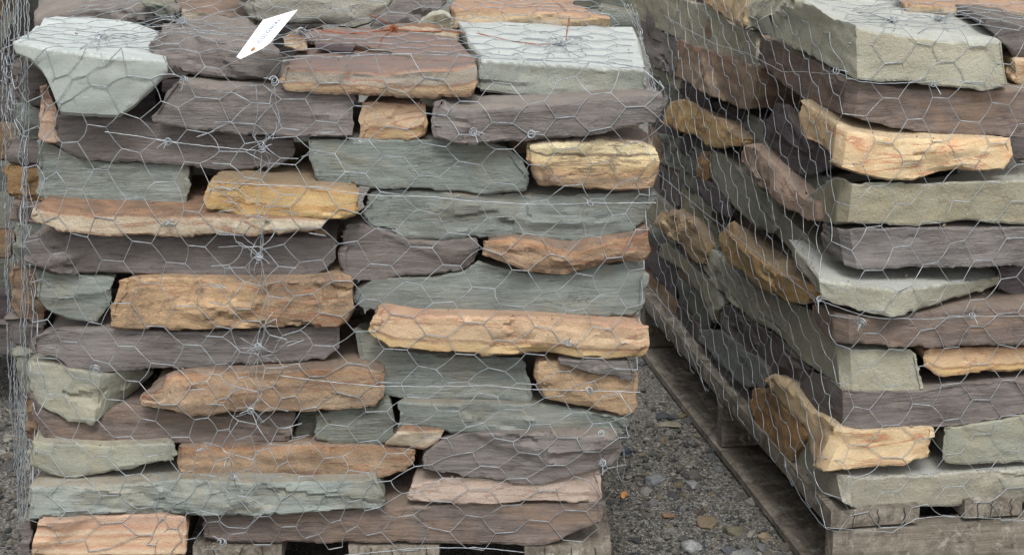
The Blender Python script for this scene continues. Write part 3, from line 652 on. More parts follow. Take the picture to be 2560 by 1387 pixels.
# a few courses of the back half of the left stack (seen through gaps and from the side)
for i in range(11):
    z0 = DECK + .003 + i * .077
    for k in range(2):
        xa = -.82 + k * .52 + (i % 2) * .06; xb = xa + .46
        pa = lambda x, z: (x, z)
        def px(x, z, y=.46):
            v = np.array([x, y, z]) - CAM; f = v @ FWD; return '%.1f,%.1f' % (1280 + FPX * v[0] / f, 693.5 - FPX * (v @ UPV) / f)
        kd = ['purple', 'slate', 'tan', 'dark', 'green'][(i * 2 + k) % 5]
        L_(kd, 'inner %s stone in the %s course of the left stack' % (kd.replace('_', ' '), ['lowest', 'second', 'third', 'fourth', 'fifth', 'sixth', 'seventh', 'eighth', 'ninth', 'tenth', 'top'][i]) + (', left' if k == 0 else ', right'),
           px(xa, z0 + .072) + ' ' + px(xb, z0 + .070), px(xa, z0) + ' ' + px(xb, z0), 46, depth=.40, step=.02, capstep=.05, tilt=0)

# ---- right stack, corner and front
R_('olive_pale', 'big pale olive slab on top of the right stack, broad flat top', '1885,-22 1950,-12 2019,4 2075,48 2120,64|2133,68 2213,86 2290,98 2379,107 2450,110 2514,108', '1874,69 1964,114 2068,166 2120,192|2144,204 2200,207 2275,208 2360,218 2459,226 2531,212', -2, f='SF', back='1960,-70 2120,-75 2300,-40 2470,40', backd=.42, chips=3, capstep=.012, rough=.9)
R_('purple', 'dark purple stone on top of the right stack at the frame edge', '2476,52 2500,56 2560,66 2640,70', '2470,66 2507,100 2538,138 2580,146 2640,146', 4, depth=.2, tilt=.06, val=.8)
R_('rust_top', 'orange-brown slab lying at the back on top of the right stack', '2270,14 2400,22 2560,30 2640,32', '2270,34 2400,38 2560,44 2640,46', 22, depth=.35)
R_('honey', 'small tan stone at the right frame edge under the big olive slab', '2532,152 2560,150 2640,150', '2534,205 2560,216 2640,214', 3, depth=.2)
R_('purple_red', 'long purple stone with rusty streaks under the big olive slab', '1888,90 1975,127 2040,158 2105,190|2115,205 2200,216 2300,228 2459,232 2560,226 2640,222', '1881,152 1943,214 1981,239 2040,262 2085,282|2100,287 2171,301 2258,322 2379,335 2559,342 2640,343', 0, f='SF', tilt=.06, chips=5)
R_('honey', 'rounded honey-coloured stone wrapping the corner of the right stack', '1981,248 2020,275 2050,292 2078,306|2088,318 2140,334 2240,352 2379,348 2470,350 2540,352', '1979,304 1998,346 2040,365 2068,392|2073,408 2137,432 2227,453 2310,450 2413,432 2517,425 2546,385', -2, f='SF', tilt=.06, rnd=.014, rough=.9)
R_('olive', 'large olive sandstone block on the front corner below the honey stone', '2003,490 2040,462 2066,440|2100,444 2142,462 2246,462 2400,460 2560,455 2640,452', '2024,544 2045,551 2070,558|2085,560 2156,562 2301,563 2419,551 2560,563 2640,564', 0, f='SF', tilt=.06)
R_('purple', 'flat-faced purple-grey stone with mud on its top edge', '2042,558 2060,568 2080,576|2088,578 2200,574 2301,573 2454,575 2560,574 2640,572', '2052,630 2070,645 2090,656|2110,668 2160,676 2229,677 2281,669 2454,672 2560,667 2640,666', 0, f='SF', sat=.8)
R_('olive_pale', 'olive slab with a pale top and a corner pointing forward', '2052,704,2 2085,710,1 2150,718 2247,730,-4 2320,722,-1 2400,708,4 2505,692,9', '2054,750,2 2087,762,1 2150,776 2239,793,-4 2308,777,-1 2385,751,4 2504,712,9', -1, tilt=.06)
R_('dark', 'dark stone in the hollow right of the pale-topped olive slab', '2500,672 2560,670 2640,668', '2500,720 2540,742 2640,742', 7, depth=.2)
R_('purple_red', 'long rust-tinged purple stone halfway up the front', '2018,762 2055,780|2087,788 2160,800 2240,803 2298,788 2430,777 2560,772 2640,770', '2018,790 2052,850|2087,858 2142,863 2229,871 2333,869 2560,866 2640,866', -1, f='SF', tilt=.06)
R_('orange', 'pale orange sandstone at the right frame edge', '2306,886 2330,874 2380,877 2560,875 2640,874', '2310,912 2345,936 2365,942 2430,936 2560,928 2640,926', 1, tilt=.06, sat=1.05)
R_('olive_pale', 'long olive stone whose square end sits on the front corner', '1750,640 1767,620 1795,636 1840,684 1926,743 2013,777 2066,852|2090,879 2150,880 2211,880 2281,878 2300,896', '1750,655 1774,703 1822,751 1874,793 1923,824 1995,900 2083,960|2097,981 2146,982 2269,982 2318,975', 1, f='SF', tilt=.06, chips=2, rough=.8)
R_('purple', 'long purple stone on the front below the square-ended olive stone', '1985,964 2014,930 2060,952 2090,980|2100,984 2269,987 2325,982 2427,966 2560,954 2640,950', '1982,976 2012,1016 2076,1061|2112,1079 2216,1074 2349,1072 2427,1061 2511,1050 2560,1035 2640,1030', 0, f='SF', tilt=.06, chips=4, val=.92)
R_('honey', 'rough honey sandstone at the corner with an orange streaked side', '1907,944 1921,932 1960,950 1988,992 2016,1031 2069,1054|2088,1082 2150,1084 2240,1080 2342,1076', '1911,970 1946,1016 1998,1065 2010,1120 2020,1158|2030,1172 2069,1184 2128,1177 2198,1167 2269,1163 2300,1147 2335,1142', -1, f='SF', rnd=.012, rough=1.4)
R_('green', 'grey-green block at the right frame edge near the bottom', '2362,1075 2430,1067 2515,1056 2560,1042 2640,1036', '2360,1144 2374,1160 2427,1163 2560,1156 2640,1154', 0, tilt=.05)
R_('olive', 'wide grey-olive stone lying on the right pallet', '1964,1112 1985,1086 2014,1100 2035,1178 2095,1186|2121,1203 2216,1197 2356,1192 2462,1183 2560,1176 2640,1172', '1968,1160 2005,1214 2050,1236 2111,1262|2125,1279 2251,1272 2409,1265 2560,1258 2640,1254', 0, f='SF', tilt=.06, sat=.85)
# ---- right stack, left side only (receding)
S_ = lambda kd, lb, t, b, d=0, **k: R_(kd, lb, t, b, d, f='S', **k)
S_('olive', 'long olive slab near the top of the side facing the gap', '1540,-50 1640,-10 1750,12 1840,66 1885,84', '1566,34 1600,55 1684,97 1822,150 1882,164', 1, depth=.35, tilt=0, chips=2)
S_('honey', 'small orange stone wedged on top of the long olive slab', '1745,-30 1800,-20 1880,-12', '1746,8 1788,35 1829,66 1879,74', 0, depth=.15, rnd=.01, sat=1.1)
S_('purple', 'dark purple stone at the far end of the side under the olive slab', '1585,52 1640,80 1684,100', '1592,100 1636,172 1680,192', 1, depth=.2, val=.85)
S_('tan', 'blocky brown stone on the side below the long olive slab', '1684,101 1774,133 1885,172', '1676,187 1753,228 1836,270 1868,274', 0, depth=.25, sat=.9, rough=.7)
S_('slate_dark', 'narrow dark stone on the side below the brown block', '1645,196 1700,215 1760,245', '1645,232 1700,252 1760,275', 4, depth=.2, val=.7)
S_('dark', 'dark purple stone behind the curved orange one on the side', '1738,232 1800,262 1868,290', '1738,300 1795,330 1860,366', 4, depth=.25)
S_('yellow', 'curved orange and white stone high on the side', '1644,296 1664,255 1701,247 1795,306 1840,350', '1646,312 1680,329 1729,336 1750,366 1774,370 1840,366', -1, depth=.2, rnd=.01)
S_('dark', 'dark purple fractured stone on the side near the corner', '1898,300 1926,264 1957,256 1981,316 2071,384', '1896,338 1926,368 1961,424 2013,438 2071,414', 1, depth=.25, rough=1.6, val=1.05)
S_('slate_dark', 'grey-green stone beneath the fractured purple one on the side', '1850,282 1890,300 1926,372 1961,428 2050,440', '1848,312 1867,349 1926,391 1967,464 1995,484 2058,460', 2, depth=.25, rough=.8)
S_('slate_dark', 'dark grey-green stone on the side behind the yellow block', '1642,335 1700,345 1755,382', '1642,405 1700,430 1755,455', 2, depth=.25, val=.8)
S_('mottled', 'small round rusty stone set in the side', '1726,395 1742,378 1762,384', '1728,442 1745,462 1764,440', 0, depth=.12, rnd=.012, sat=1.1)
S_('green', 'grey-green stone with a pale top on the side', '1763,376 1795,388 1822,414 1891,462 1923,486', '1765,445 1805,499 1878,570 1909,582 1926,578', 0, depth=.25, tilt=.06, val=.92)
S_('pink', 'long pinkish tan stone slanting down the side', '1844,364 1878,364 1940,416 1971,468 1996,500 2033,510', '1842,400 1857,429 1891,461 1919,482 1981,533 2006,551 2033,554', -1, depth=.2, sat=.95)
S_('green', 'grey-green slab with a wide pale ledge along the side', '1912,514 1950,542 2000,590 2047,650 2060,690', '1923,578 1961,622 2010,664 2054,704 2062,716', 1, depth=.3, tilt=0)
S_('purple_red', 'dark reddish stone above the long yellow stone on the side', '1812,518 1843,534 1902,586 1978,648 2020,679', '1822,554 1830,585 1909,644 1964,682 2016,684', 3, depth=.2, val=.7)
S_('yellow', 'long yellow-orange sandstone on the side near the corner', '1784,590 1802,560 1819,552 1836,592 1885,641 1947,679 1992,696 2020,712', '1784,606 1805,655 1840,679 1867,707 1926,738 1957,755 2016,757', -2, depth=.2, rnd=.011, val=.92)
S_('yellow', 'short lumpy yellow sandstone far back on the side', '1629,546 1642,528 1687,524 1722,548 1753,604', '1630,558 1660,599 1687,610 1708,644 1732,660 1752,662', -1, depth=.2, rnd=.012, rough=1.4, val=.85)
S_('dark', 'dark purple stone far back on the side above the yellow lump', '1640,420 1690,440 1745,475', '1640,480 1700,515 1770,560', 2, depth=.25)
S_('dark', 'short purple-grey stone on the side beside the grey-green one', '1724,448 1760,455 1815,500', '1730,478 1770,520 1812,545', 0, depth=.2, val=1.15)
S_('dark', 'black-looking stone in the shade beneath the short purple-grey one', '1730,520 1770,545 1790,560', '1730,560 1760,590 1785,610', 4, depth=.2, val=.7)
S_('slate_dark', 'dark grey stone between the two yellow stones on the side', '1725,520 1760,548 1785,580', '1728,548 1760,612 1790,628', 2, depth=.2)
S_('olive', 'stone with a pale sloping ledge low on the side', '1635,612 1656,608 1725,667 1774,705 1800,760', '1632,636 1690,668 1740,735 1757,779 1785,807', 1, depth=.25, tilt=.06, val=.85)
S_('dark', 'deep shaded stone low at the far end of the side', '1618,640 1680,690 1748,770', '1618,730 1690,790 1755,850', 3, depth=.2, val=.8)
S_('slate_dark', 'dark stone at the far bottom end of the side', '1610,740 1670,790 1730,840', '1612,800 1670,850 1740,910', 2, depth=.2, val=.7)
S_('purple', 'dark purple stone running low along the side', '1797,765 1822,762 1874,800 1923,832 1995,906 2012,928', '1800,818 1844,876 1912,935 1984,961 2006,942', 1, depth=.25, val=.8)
S_('slate', 'speckled grey-green stone low on the side', '1735,826 1797,828 1840,874 1878,889 1908,932', '1736,848 1776,897 1827,948 1857,969 1903,967', 0, depth=.2, val=.95)
S_('dark', 'dark purple stone just above the pallet on the side', '1772,900 1830,950 1862,972', '1772,934 1800,985 1862,1024', 1, depth=.2)
S_('mottled', 'rusty orange stone above the pallet on the side', '1863,970 1903,974 1929,1000 1988,1056 2005,1090', '1864,1029 1882,1075 1912,1101 1946,1147 1965,1154 1998,1102', -1, depth=.2, rnd=.01, sat=1.15)
S_('dark', 'thin shaded stone between the two rusty stones on the side', '1860,935 1920,960 1990,1040', '1862,968 1920,990 1990,1056', 4, depth=.2)
# courses of the interior of the right stack
for i in range(12):
    z0 = DECK + .003 + i * .068
    if i > 10: break
    kd = ['slate', 'purple', 'tan', 'olive'][i % 4]
    for k in range(2):
        o = CR + RDIR * .30 + SDIR * (.22 + k * .42)
        a = o; b = o + RDIR * .7
        def px3(v):
            v = v - CAM; f = v @ FWD; return '%.1f,%.1f' % (1280 + FPX * v[0] / f, 693.5 - FPX * (v @ UPV) / f)
        zz = lambda v, z: np.array([v[0], v[1], z])
        R_(kd, 'inner %s stone in the %s course of the right stack' % (kd, ['lowest', 'second', 'third', 'fourth', 'fifth', 'sixth', 'seventh', 'eighth', 'ninth', 'tenth', 'top'][i]) + (' near the front' if k == 0 else ' near the back'),
           px3(zz(a, z0 + .064)) + ' ' + px3(zz(b, z0 + .064)), px3(zz(a, z0)) + ' ' + px3(zz(b, z0)), 22 + 42 * k, depth=.38, step=.02, capstep=.05, tilt=0)

# ---- far end of the right stack's side and the stack behind on the left
def wpx(p):
    v = np.array(p, float) - CAM; f = v @ FWD; return '%.1f,%.1f' % (1280 + FPX * v[0] / f, 693.5 - FPX * (v @ UPV) / f)
_ord = ['lowest', 'second', 'third', 'fourth', 'fifth', 'sixth', 'seventh', 'eighth', 'ninth', 'tenth', 'eleventh', 'twelfth', 'thirteenth', 'top']
_rr = random.Random(4)
z = DECK + .004
for i in range(12):
    h = _rr.uniform(.055, .085); kd = ['dark', 'slate_dark', 'tan', 'purple', 'olive', 'slate_dark', 'dark', 'mottled'][i % 8]
    a = CR + SDIR * 1.16; b = CR + SDIR * _rr.uniform(.86, .95)
    f = lambda v, zz: wpx((v[0], v[1], zz))
    kd2 = ['tan', 'dark', 'slate_dark', 'olive', 'purple'][i % 5]
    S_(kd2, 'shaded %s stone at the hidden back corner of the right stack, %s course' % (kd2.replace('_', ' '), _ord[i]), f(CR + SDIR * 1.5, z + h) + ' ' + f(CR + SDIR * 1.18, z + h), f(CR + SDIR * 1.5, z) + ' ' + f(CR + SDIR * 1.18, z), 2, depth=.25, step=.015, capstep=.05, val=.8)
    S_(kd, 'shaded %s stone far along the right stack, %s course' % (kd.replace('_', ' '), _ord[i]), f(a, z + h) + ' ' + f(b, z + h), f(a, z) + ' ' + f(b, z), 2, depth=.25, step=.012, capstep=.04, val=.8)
    z += h + .006
z = .16
for i in range(13):
    h = _rr.uniform(.05, .09); kd = ['purple', 'slate', 'tan', 'dark', 'mottled', 'green', 'slate_dark'][(i * 3) % 7]
    x1 = -1.16 + _rr.uniform(-.03, .05)
    if i == 12: kd = 'orange'
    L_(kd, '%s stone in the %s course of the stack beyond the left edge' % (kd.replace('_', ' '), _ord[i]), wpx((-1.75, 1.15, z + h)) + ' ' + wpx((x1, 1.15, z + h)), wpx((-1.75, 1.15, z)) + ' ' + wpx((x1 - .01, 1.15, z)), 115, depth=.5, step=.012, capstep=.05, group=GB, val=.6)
    z += h + .004
L_('slate', 'large grey-green stone lying behind the left stack, out past its corner', wpx((-1.3, .62, 1.0)) + ' ' + wpx((-.98, .62, 1.0)), wpx((-1.3, .62, .93)) + ' ' + wpx((-.99, .62, .93)), 62, depth=.3) if False else None
# ------------------------------------------------------------------ ground
def build_ground():
    xs = np.concatenate([np.linspace(-60, -2, 20), np.linspace(-1.9, 2.2, 240), np.linspace(2.4, 60, 20)])
    ys = np.concatenate([np.linspace(-20, -1, 8), np.linspace(-.9, 3.2, 240), np.linspace(3.5, 90, 20)])
    X, Y = np.meshgrid(xs, ys)
    Z = .006 * fbm(X * 3, Y * 3, seed=5, octv=3) + .003 * fbm(X * 24, Y * 24, seed=7, octv=4) - .004
    V = np.stack([X.ravel(), Y.ravel(), Z.ravel()], 1); nx = len(xs)
    F = [(r * nx + i, r * nx + i + 1, (r + 1) * nx + i + 1, (r + 1) * nx + i) for r in range(len(ys) - 1) for i in range(nx - 1)]
    g = mesh_obj('ground', V, F, GROUND, smooth=180); g['kind'] = 'structure'
    return g
build_ground()
# ------------------------------------------------------------------ pallets
def board(name, parent, size, loc, rz, mat, seed, bend=0.0015):
    """A sawn plank with worn edges, its length along local X."""
    lx, ly, lz = size
    n = max(2, int(lx / .03)); m = max(2, int(ly / .02)); k = max(1, int(lz / .02))
    bm = bmesh.new()
    bmesh.ops.create_cube(bm, size=1.0, matrix=Matrix.Diagonal((lx, ly, lz, 1)))
    for ax, cnt in ((0, n), (1, m), (2, k)):
        es = [e for e in bm.edges if abs((e.verts[0].co - e.verts[1].co).normalized()[ax]) > .9]
        # split only edges along this axis
        bmesh.ops.subdivide_edges(bm, edges=es, cuts=cnt - 1 if cnt > 1 else 0, use_grid_fill=True) if cnt > 1 else None
    P = np.array([v.co[:] for v in bm.verts])
    d = fbm(P[:, 0] * 7, P[:, 1] * 30, P[:, 2] * 30, seed=seed, octv=3) * .0018
    for i, v in enumerate(bm.verts):
        c = v.co; ex = lx / 2 - abs(c.x); ey = ly / 2 - abs(c.y); ez = lz / 2 - abs(c.z)
        s_ = [ex < .001, ey < .001, ez < .001]
        if sum(s_) >= 2:
            q = .0016 + abs(d[i]) * 1.3
            if s_[0]: c.x -= math.copysign(q, c.x)
            if s_[1]: c.y -= math.copysign(q, c.y)
            if s_[2]: c.z -= math.copysign(q, c.z)
        else:
            if s_[1]: c.y += d[i]
            if s_[2]: c.z += d[i] * .8
            if s_[0]: c.x += d[i] * 1.2
        c.z += bend * math.sin(c.x * 5 + seed)
    me = bpy.data.meshes.new(name); bm.to_mesh(me); bm.free()
    me.polygons.foreach_set('use_smooth', [True] * len(me.polygons)); me.set_sharp_from_angle(angle=math.radians(45))
    me.materials.append(mat)
    o = bpy.data.objects.new(name, me); o.location = loc; o.rotation_euler = (0, 0, rz)
    return link(o, parent)

def end_cracks(parent_board, lx, ly, lz, seed, n=3, side=-1):
    """Drying checks: thin jagged slots standing in the end grain."""
    rng = random.Random(seed)
    for q in range(n):
        y = (q + .7 + rng.uniform(-.2, .2)) / (n + .4) * ly - ly / 2
        V, F = [], []; m = 7
        wv = rng.uniform(.0006, .0014)
        for i in range(m):
            z = -lz / 2 + lz * i / (m - 1) * rng.uniform(.9, 1.0); yy = y + rng.uniform(-.0022, .0022) + (z * rng.uniform(-.1, .2))
            ww = wv * (1 - abs(i / (m - 1) - .5) * 1.2)
            x = side * (lx / 2 + .0012)
            V += [(x, yy - ww, z), (x, yy + ww, z), (x + side * -.012, yy, z)]
        for i in range(m - 1):
            a = i * 3; b = a + 3
            F += [(a, a + 1, b + 1, b), (a, b, b + 2, a + 2), (a + 1, a + 2, b + 2, b + 1)]
        mesh_obj('crack', V, F, CRACK, parent_board)

def pallet(label, corner, fdir, W_, D_, xs, widths, seed):
    """corner = near left corner at ground level; fdir = direction of the front edge. Boards run front to back."""
    f = Vector((fdir[0], fdir[1], 0)).normalized(); bk = Vector((-f.y, f.x, 0))
    root = empty('wooden_pallet', (corner[0], corner[1], 0)); tag(root, label, 'pallet', 'wooden pallets under the stone stacks')
    za = math.atan2(f.y, f.x); zb = math.atan2(bk.y, bk.x)
    T0, T1, TB = .040, .118, .022
    def P(u, v, z): q = f * u + bk * v; return (q.x, q.y, z)
    for i, (x, wd) in enumerate(zip(xs, widths)):
        b = board('deck_board', root, (D_, wd, T0), P(x + wd / 2, D_ / 2, DECK - T0 / 2), zb, WOOD, seed + i)
        end_cracks(b, D_, wd, T0, seed + i, n=3 if wd > .12 else 2)
    for i, v in enumerate((.02, D_ / 2, D_ - .02)):
        board('stringer', root, (W_, .045, T1 - .004), P(W_ / 2 + .003, v + (.004 if i == 0 else 0), TB + T1 / 2), za, WOOD, seed + 20 + i)
    for i, (u, wd) in enumerate(((.0, .10), (W_ / 2 - .05, .10), (W_ - .10, .10))):
        board('bottom_board', root, (D_ + .01, wd, TB - .003), P(u + wd / 2 - .004, D_ / 2, TB / 2), zb, WOOD, seed + 30 + i)
    return root
def _xof(px):  # metres along the left stack's front for a photo column at the deck's height
    return LFR.at(px, 1362)[0]
_lx0 = _xof(60)
_b = [(80, 290), (350, 450), (478, 706), (868, 1100), (1309, 1531)]
pallet('worn grey pallet under the left stack, its board ends just showing at the bottom', (_lx0, .0, 0), (1, 0, 0), _xof(1531) - _lx0, 1.05,
       [_xof(a) - _lx0 for a, b in _b], [_xof(b) - _xof(a) for a, b in _b], 40)
def _uof(px):
    q = RFR.at(px, 1272); return float((q - CR) @ RDIR)
_c = [(2072, 2297), (2408, 2556)]
_us = [_uof(a) for a, b in _c] + [.46, .66, .86]; _ws = [_uof(b) - _uof(a) for a, b in _c] + [.13, .13, .14]
_us[0] = -.004
_g = CR - SDIR * .004 + RDIR * 0.0
pallet('weathered grey pallet under the right stack with cracked end grain and an open side', (_g[0], _g[1], 0), RDIR, 1.0, 1.52, _us, _ws, 80)
# ------------------------------------------------------------------ gravel
def ico(sub):
    bm = bmesh.new(); bmesh.ops.create_icosphere(bm, subdivisions=sub, radius=1.0)
    V = np.array([v.co[:] for v in bm.verts]); F = np.array([[v.index for v in f.verts] for f in bm.faces]); bm.free(); return V, F
I1, I2, I3 = ico(1), ico(2), ico(3)
def hull(seed, n):
    r = np.random.default_rng(seed); bm = bmesh.new()
    P = r.normal(size=(n, 3)); P /= np.linalg.norm(P, axis=1)[:, None]; P *= r.uniform(.82, 1.1, (n, 1))
    vs = [bm.verts.new(tuple(q)) for q in P]
    bmesh.ops.convex_hull(bm, input=vs); bm.verts.index_update()
    V = np.array([v.co[:] for v in bm.verts]); bmesh.ops.triangulate(bm, faces=bm.faces)
    F = np.array([[v.index for v in f.verts] for f in bm.faces]); bm.free(); return V, F
HB = [hull(q, 26) for q in range(14)]; HM = [hull(50 + q, 15) for q in range(14)]; HS = [hull(90 + q, 9) for q in range(14)]
def in_pallet(x, y):
    if -.80 < x < .14 and .03 < y < 1.0: return True
    q = np.array([x, y, 0]) - np.array([CR[0], CR[1], 0]); u, v = q @ RDIR, q @ SDIR
    return .03 < u < .96 and .03 < v < 1.05
def gravel():
    rng = np.random.default_rng(11)
    VV, FF, TT, off = [], [], [], 0
    def add(x, y, r, ic, sink, tint):
        nonlocal off
        V, F = ic[rng.integers(len(ic))]
        R = rng.uniform(.62, 1.25, 3) * r; R[2] *= rng.uniform(.5, .8)
        P = V.copy()
        P *= (1 + .22 * vnoise(P[:, 0] * 1.7 + x * 99, P[:, 1] * 1.7 + y * 77, P[:, 2] * 1.7, seed=3))[:, None]
        P = P * R; a = rng.uniform(0, 6.28); c, s = math.cos(a), math.sin(a); tl = rng.uniform(-.3, .3)
        P = np.c_[P[:, 0] * c - P[:, 1] * s, P[:, 0] * s + P[:, 1] * c, P[:, 2] + P[:, 0] * tl]
        P += (x, y, R[2] * sink)
        VV.append(P); FF.append(F + off); TT.append(np.full(len(P), tint)); off += len(P)
    def region(n, r0, r1, ic, sink):
        k = 0
        while k < n:
            x, y = rng.uniform(-1.45, .85), rng.uniform(-.25, 1.7)
            if in_pallet(x, y): continue
            vis = (.1 < x < .62 and y < 1.1) or x < -.8
            if not vis and rng.random() > .25: continue
            u = rng.random(); add(x, y, r0 + (r1 - r0) * u * u, ic, sink, rng.random()); k += 1
    region(1300, .006, .020, HB, -.25); region(5000, .003, .008, HM, -.15); region(15000, .0014, .0045, HS, .1)
    V = np.concatenate(VV); F = np.concatenate(FF)
    me = bpy.data.meshes.new('gravel'); me.from_pydata(V.tolist(), [], F.tolist()); me.update()
    a = me.attributes.new('tint', 'FLOAT', 'POINT'); a.data.foreach_set('value', np.concatenate(TT).astype('f'))
    me.materials.append(PEB); o = link(bpy.data.objects.new('gravel', me)); tag(o, 'loose grey gravel and grit bedded in the worn ground', 'gravel', kind='stuff')
gravel()
def plain(name, c, c2, rough=.75):
    s = NT(name); tc = s.n('ShaderNodeTexCoord'); n = s.noise(tc.outputs['Object'], 120, 5, .7); n2 = s.noise(tc.outputs['Object'], 500, 3, .7)
    s.set(s.b.inputs['Base Color'], s.mix(s.mr(s.math('ADD', s.math('MULTIPLY', n, .6), s.math('MULTIPLY', n2, .4)), .42, .58), rgba(c, .75), rgba(c2, .75)))
    s.b.inputs['Roughness'].default_value = rough; s.set(s.b.inputs['Normal'], s.bump(s.math('ADD', n, n2), .6, .002)); return s.m
_peb = [(1637, 1202, 54, 30, (140, 142, 144), (92, 94, 98), 'oval mid-grey pebble on the ground between the stacks', 'pebble'),
        (1768, 1308, 58, 34, (132, 116, 92), (104, 94, 78), 'brownish flat pebble at the foot of the gap', 'pebble'),
        (1833, 1328, 56, 30, (122, 116, 94), (98, 94, 80), 'olive angular stone chip beside the pallet runner', 'pebble'),
        (1560, 1237, 18, 24, (206, 150, 92), (176, 118, 66), 'bright orange stone chip on the ground beside the left stack', 'stone chip'),
        (1672, 1062, 64, 16, (150, 142, 122), (120, 114, 98), 'long pale sliver of stone lying near the pallet runner', 'stone chip'),
        (1736, 1213, 40, 24, (150, 150, 148), (110, 110, 110), 'small light grey pebble near the middle of the gap', 'pebble'),
        (1728, 1368, 52, 34, (176, 178, 176), (120, 122, 122), 'pale speckled pebble at the bottom edge of the picture', 'pebble'),
        (1668, 1040, 56, 26, (74, 78, 84), (52, 54, 58), 'dark blue-grey pebble beside the pale sliver', 'pebble'),
        (1566, 1130, 30, 26, (70, 82, 94), (54, 60, 70), 'dark slate-blue pebble by the right edge of the left stack', 'pebble'),
        (1745, 1280, 34, 18, (96, 84, 74), (72, 64, 58), 'reddish brown pebble above the flat brownish one', 'pebble'),
        (1910, 1340, 40, 22, (152, 134, 108), (120, 106, 86), 'sandy pebble against the corner of the pallet runner', 'pebble'),
        (1670, 1290, 36, 16, (150, 118, 92), (116, 94, 76), 'small pinkish pebble low in the gap', 'pebble')]
for i, (px, py, wp, hp, c, c2, lb, ct) in enumerate(_peb):
    r = ray(px, py); P0 = CAM + r * (-CAM[2] / r[2]); sc = np.linalg.norm(P0 - CAM) / FPX
    V, F = HB[i % 14] if i not in (0, 6) else I3; rng = np.random.default_rng(50 + i)
    P = V * (1 + .22 * vnoise(V[:, 0] * 1.6 + i * 5, V[:, 1] * 1.6, V[:, 2] * 1.6, seed=9) + .10 * np.round(2.2 * vnoise(V[:, 0] * 2.8 + i * 3, V[:, 1] * 2.8, V[:, 2] * 2.8, seed=19)))[:, None]
    P = np.sign(P) * np.abs(P) ** .85 * (wp * sc / 2, hp * sc / 2 * 1.6, min(wp, hp) * sc * .42)
    a = rng.uniform(-.35, .35); P = np.c_[P[:, 0] * math.cos(a) - P[:, 1] * math.sin(a), P[:, 0] * math.sin(a) + P[:, 1] * math.cos(a), P[:, 2]]
    o = mesh_obj('pebble' if ct == 'pebble' else 'stone_chip', P, [tuple(map(int, f)) for f in F], plain('pebble_' + str(i), c, c2), smooth=(60 if i in (0, 6) else 20), loc=(P0[0], P0[1], .0015))
    tag(o, lb, ct)
# ------------------------------------------------------------------ hexagonal wire netting
bpy.context.view_layer.update()
DG = bpy.context.evaluated_depsgraph_get()
def cast(o, d, dist=5.0):
    hit, loc, nor, *_ = SC.ray_cast(DG, Vector(o), Vector(d), distance=dist)
    return np.array(loc) if hit else None

def tube(path, r, sides, V, F):
    P = np.array(path, float); n = len(P)
    t = np.gradient(P, axis=0); t /= np.linalg.norm(t, axis=1)[:, None] + 1e-12
    ref = np.array([.3, -.8, .5]); ref /= np.linalg.norm(ref)
    u = np.cross(t, ref); u /= np.linalg.norm(u, axis=1)[:, None] + 1e-9; v = np.cross(t, u)
    o = len(V)
    for k in range(n):
        for s in range(sides):
            a = 2 * math.pi * s / sides
            V.append(tuple(P[k] + (u[k] * math.cos(a) + v[k] * math.sin(a)) * r))
    for k in range(n - 1):
        for s in range(sides):
            q = (s + 1) % sides
            F.append((o + k * sides + s, o + k * sides + q, o + (k + 1) * sides + q, o + (k + 1) * sides + s))

def twist(a, b, V, F, r=.0006, hr=.0007, turns=4.5, seg=22):
    a = np.array(a); b = np.array(b); t = b - a; L = np.linalg.norm(t)
    if L < 1e-4: return
    t = t / L; u = np.cross(t, (.2, -.7, .6)); u /= np.linalg.norm(u) + 1e-9; v = np.cross(t, u)
    for ph in (0, math.pi):
        s = np.linspace(0, 1, seg); w_ = np.minimum(1, np.minimum(s, 1 - s) * 8)
        P = a + t * L * s[:, None] + (u * np.cos(s * turns * 6.283 + ph)[:, None] + v * np.sin(s * turns * 6.283 + ph)[:, None]) * (hr * w_)[:, None]
        tube(P, r, 3, V, F)

def coil(c, V, F, rng, r=.0055, turns=3, wr=.0009, tail=.02):
    n = rng.normal(size=3) * .5 + np.array([0, -1, .3]); n /= np.linalg.norm(n); u = np.cross(n, (0, 0, 1.0)); u /= np.linalg.norm(u); v = np.cross(n, u)
    s = np.linspace(0, 1, 14 * turns)
    rad = r * (1 + .35 * np.sin(s * 9 + rng.uniform(0, 6)))
    P = c + (u * np.cos(s * turns * 6.283)[:, None] + v * np.sin(s * turns * 6.283)[:, None]) * rad[:, None] + n * ((s - .5) * .008)[:, None]
    tube(P, wr, 4, V, F)
    for k in range(2):
        d = rng.normal(size=3) * .6 + n * .5; d /= np.linalg.norm(d)
        q = np.linspace(0, 1, 6)[:, None]
        tube(c + d * tail * q * rng.uniform(.6, 1.2) + np.array([0, 0, -.006]) * q ** 2, wr * .9, 3, V, F)

class Fit:
    """Affine lattice map plus local residuals taken from where the netting really hangs."""
    def __init__(s, ctrl, sig=1.5):
        C = np.array(ctrl, float); s.ab = C[:, :2]; s.c0 = s.ab.mean(0)
        A = np.c_[s.ab - s.c0, np.ones(len(C))]
        s.co, *_ = np.linalg.lstsq(A, C[:, 2:], rcond=None)
        R = C[:, 2:] - A @ s.co; s.sig = sig
        K = s.k(s.ab); s.w = np.linalg.solve(K + np.eye(len(C)) * .02, R)
    def k(s, q):
        D = np.sqrt((((q[:, None] - s.ab[None]) * (1, 1.0)) ** 2).sum(2)); return np.exp(-(D / s.sig))
    def __call__(s, q):
        q = np.atleast_2d(q); return np.c_[q - s.c0, np.ones(len(q))] @ s.co + s.k(q) @ s.w

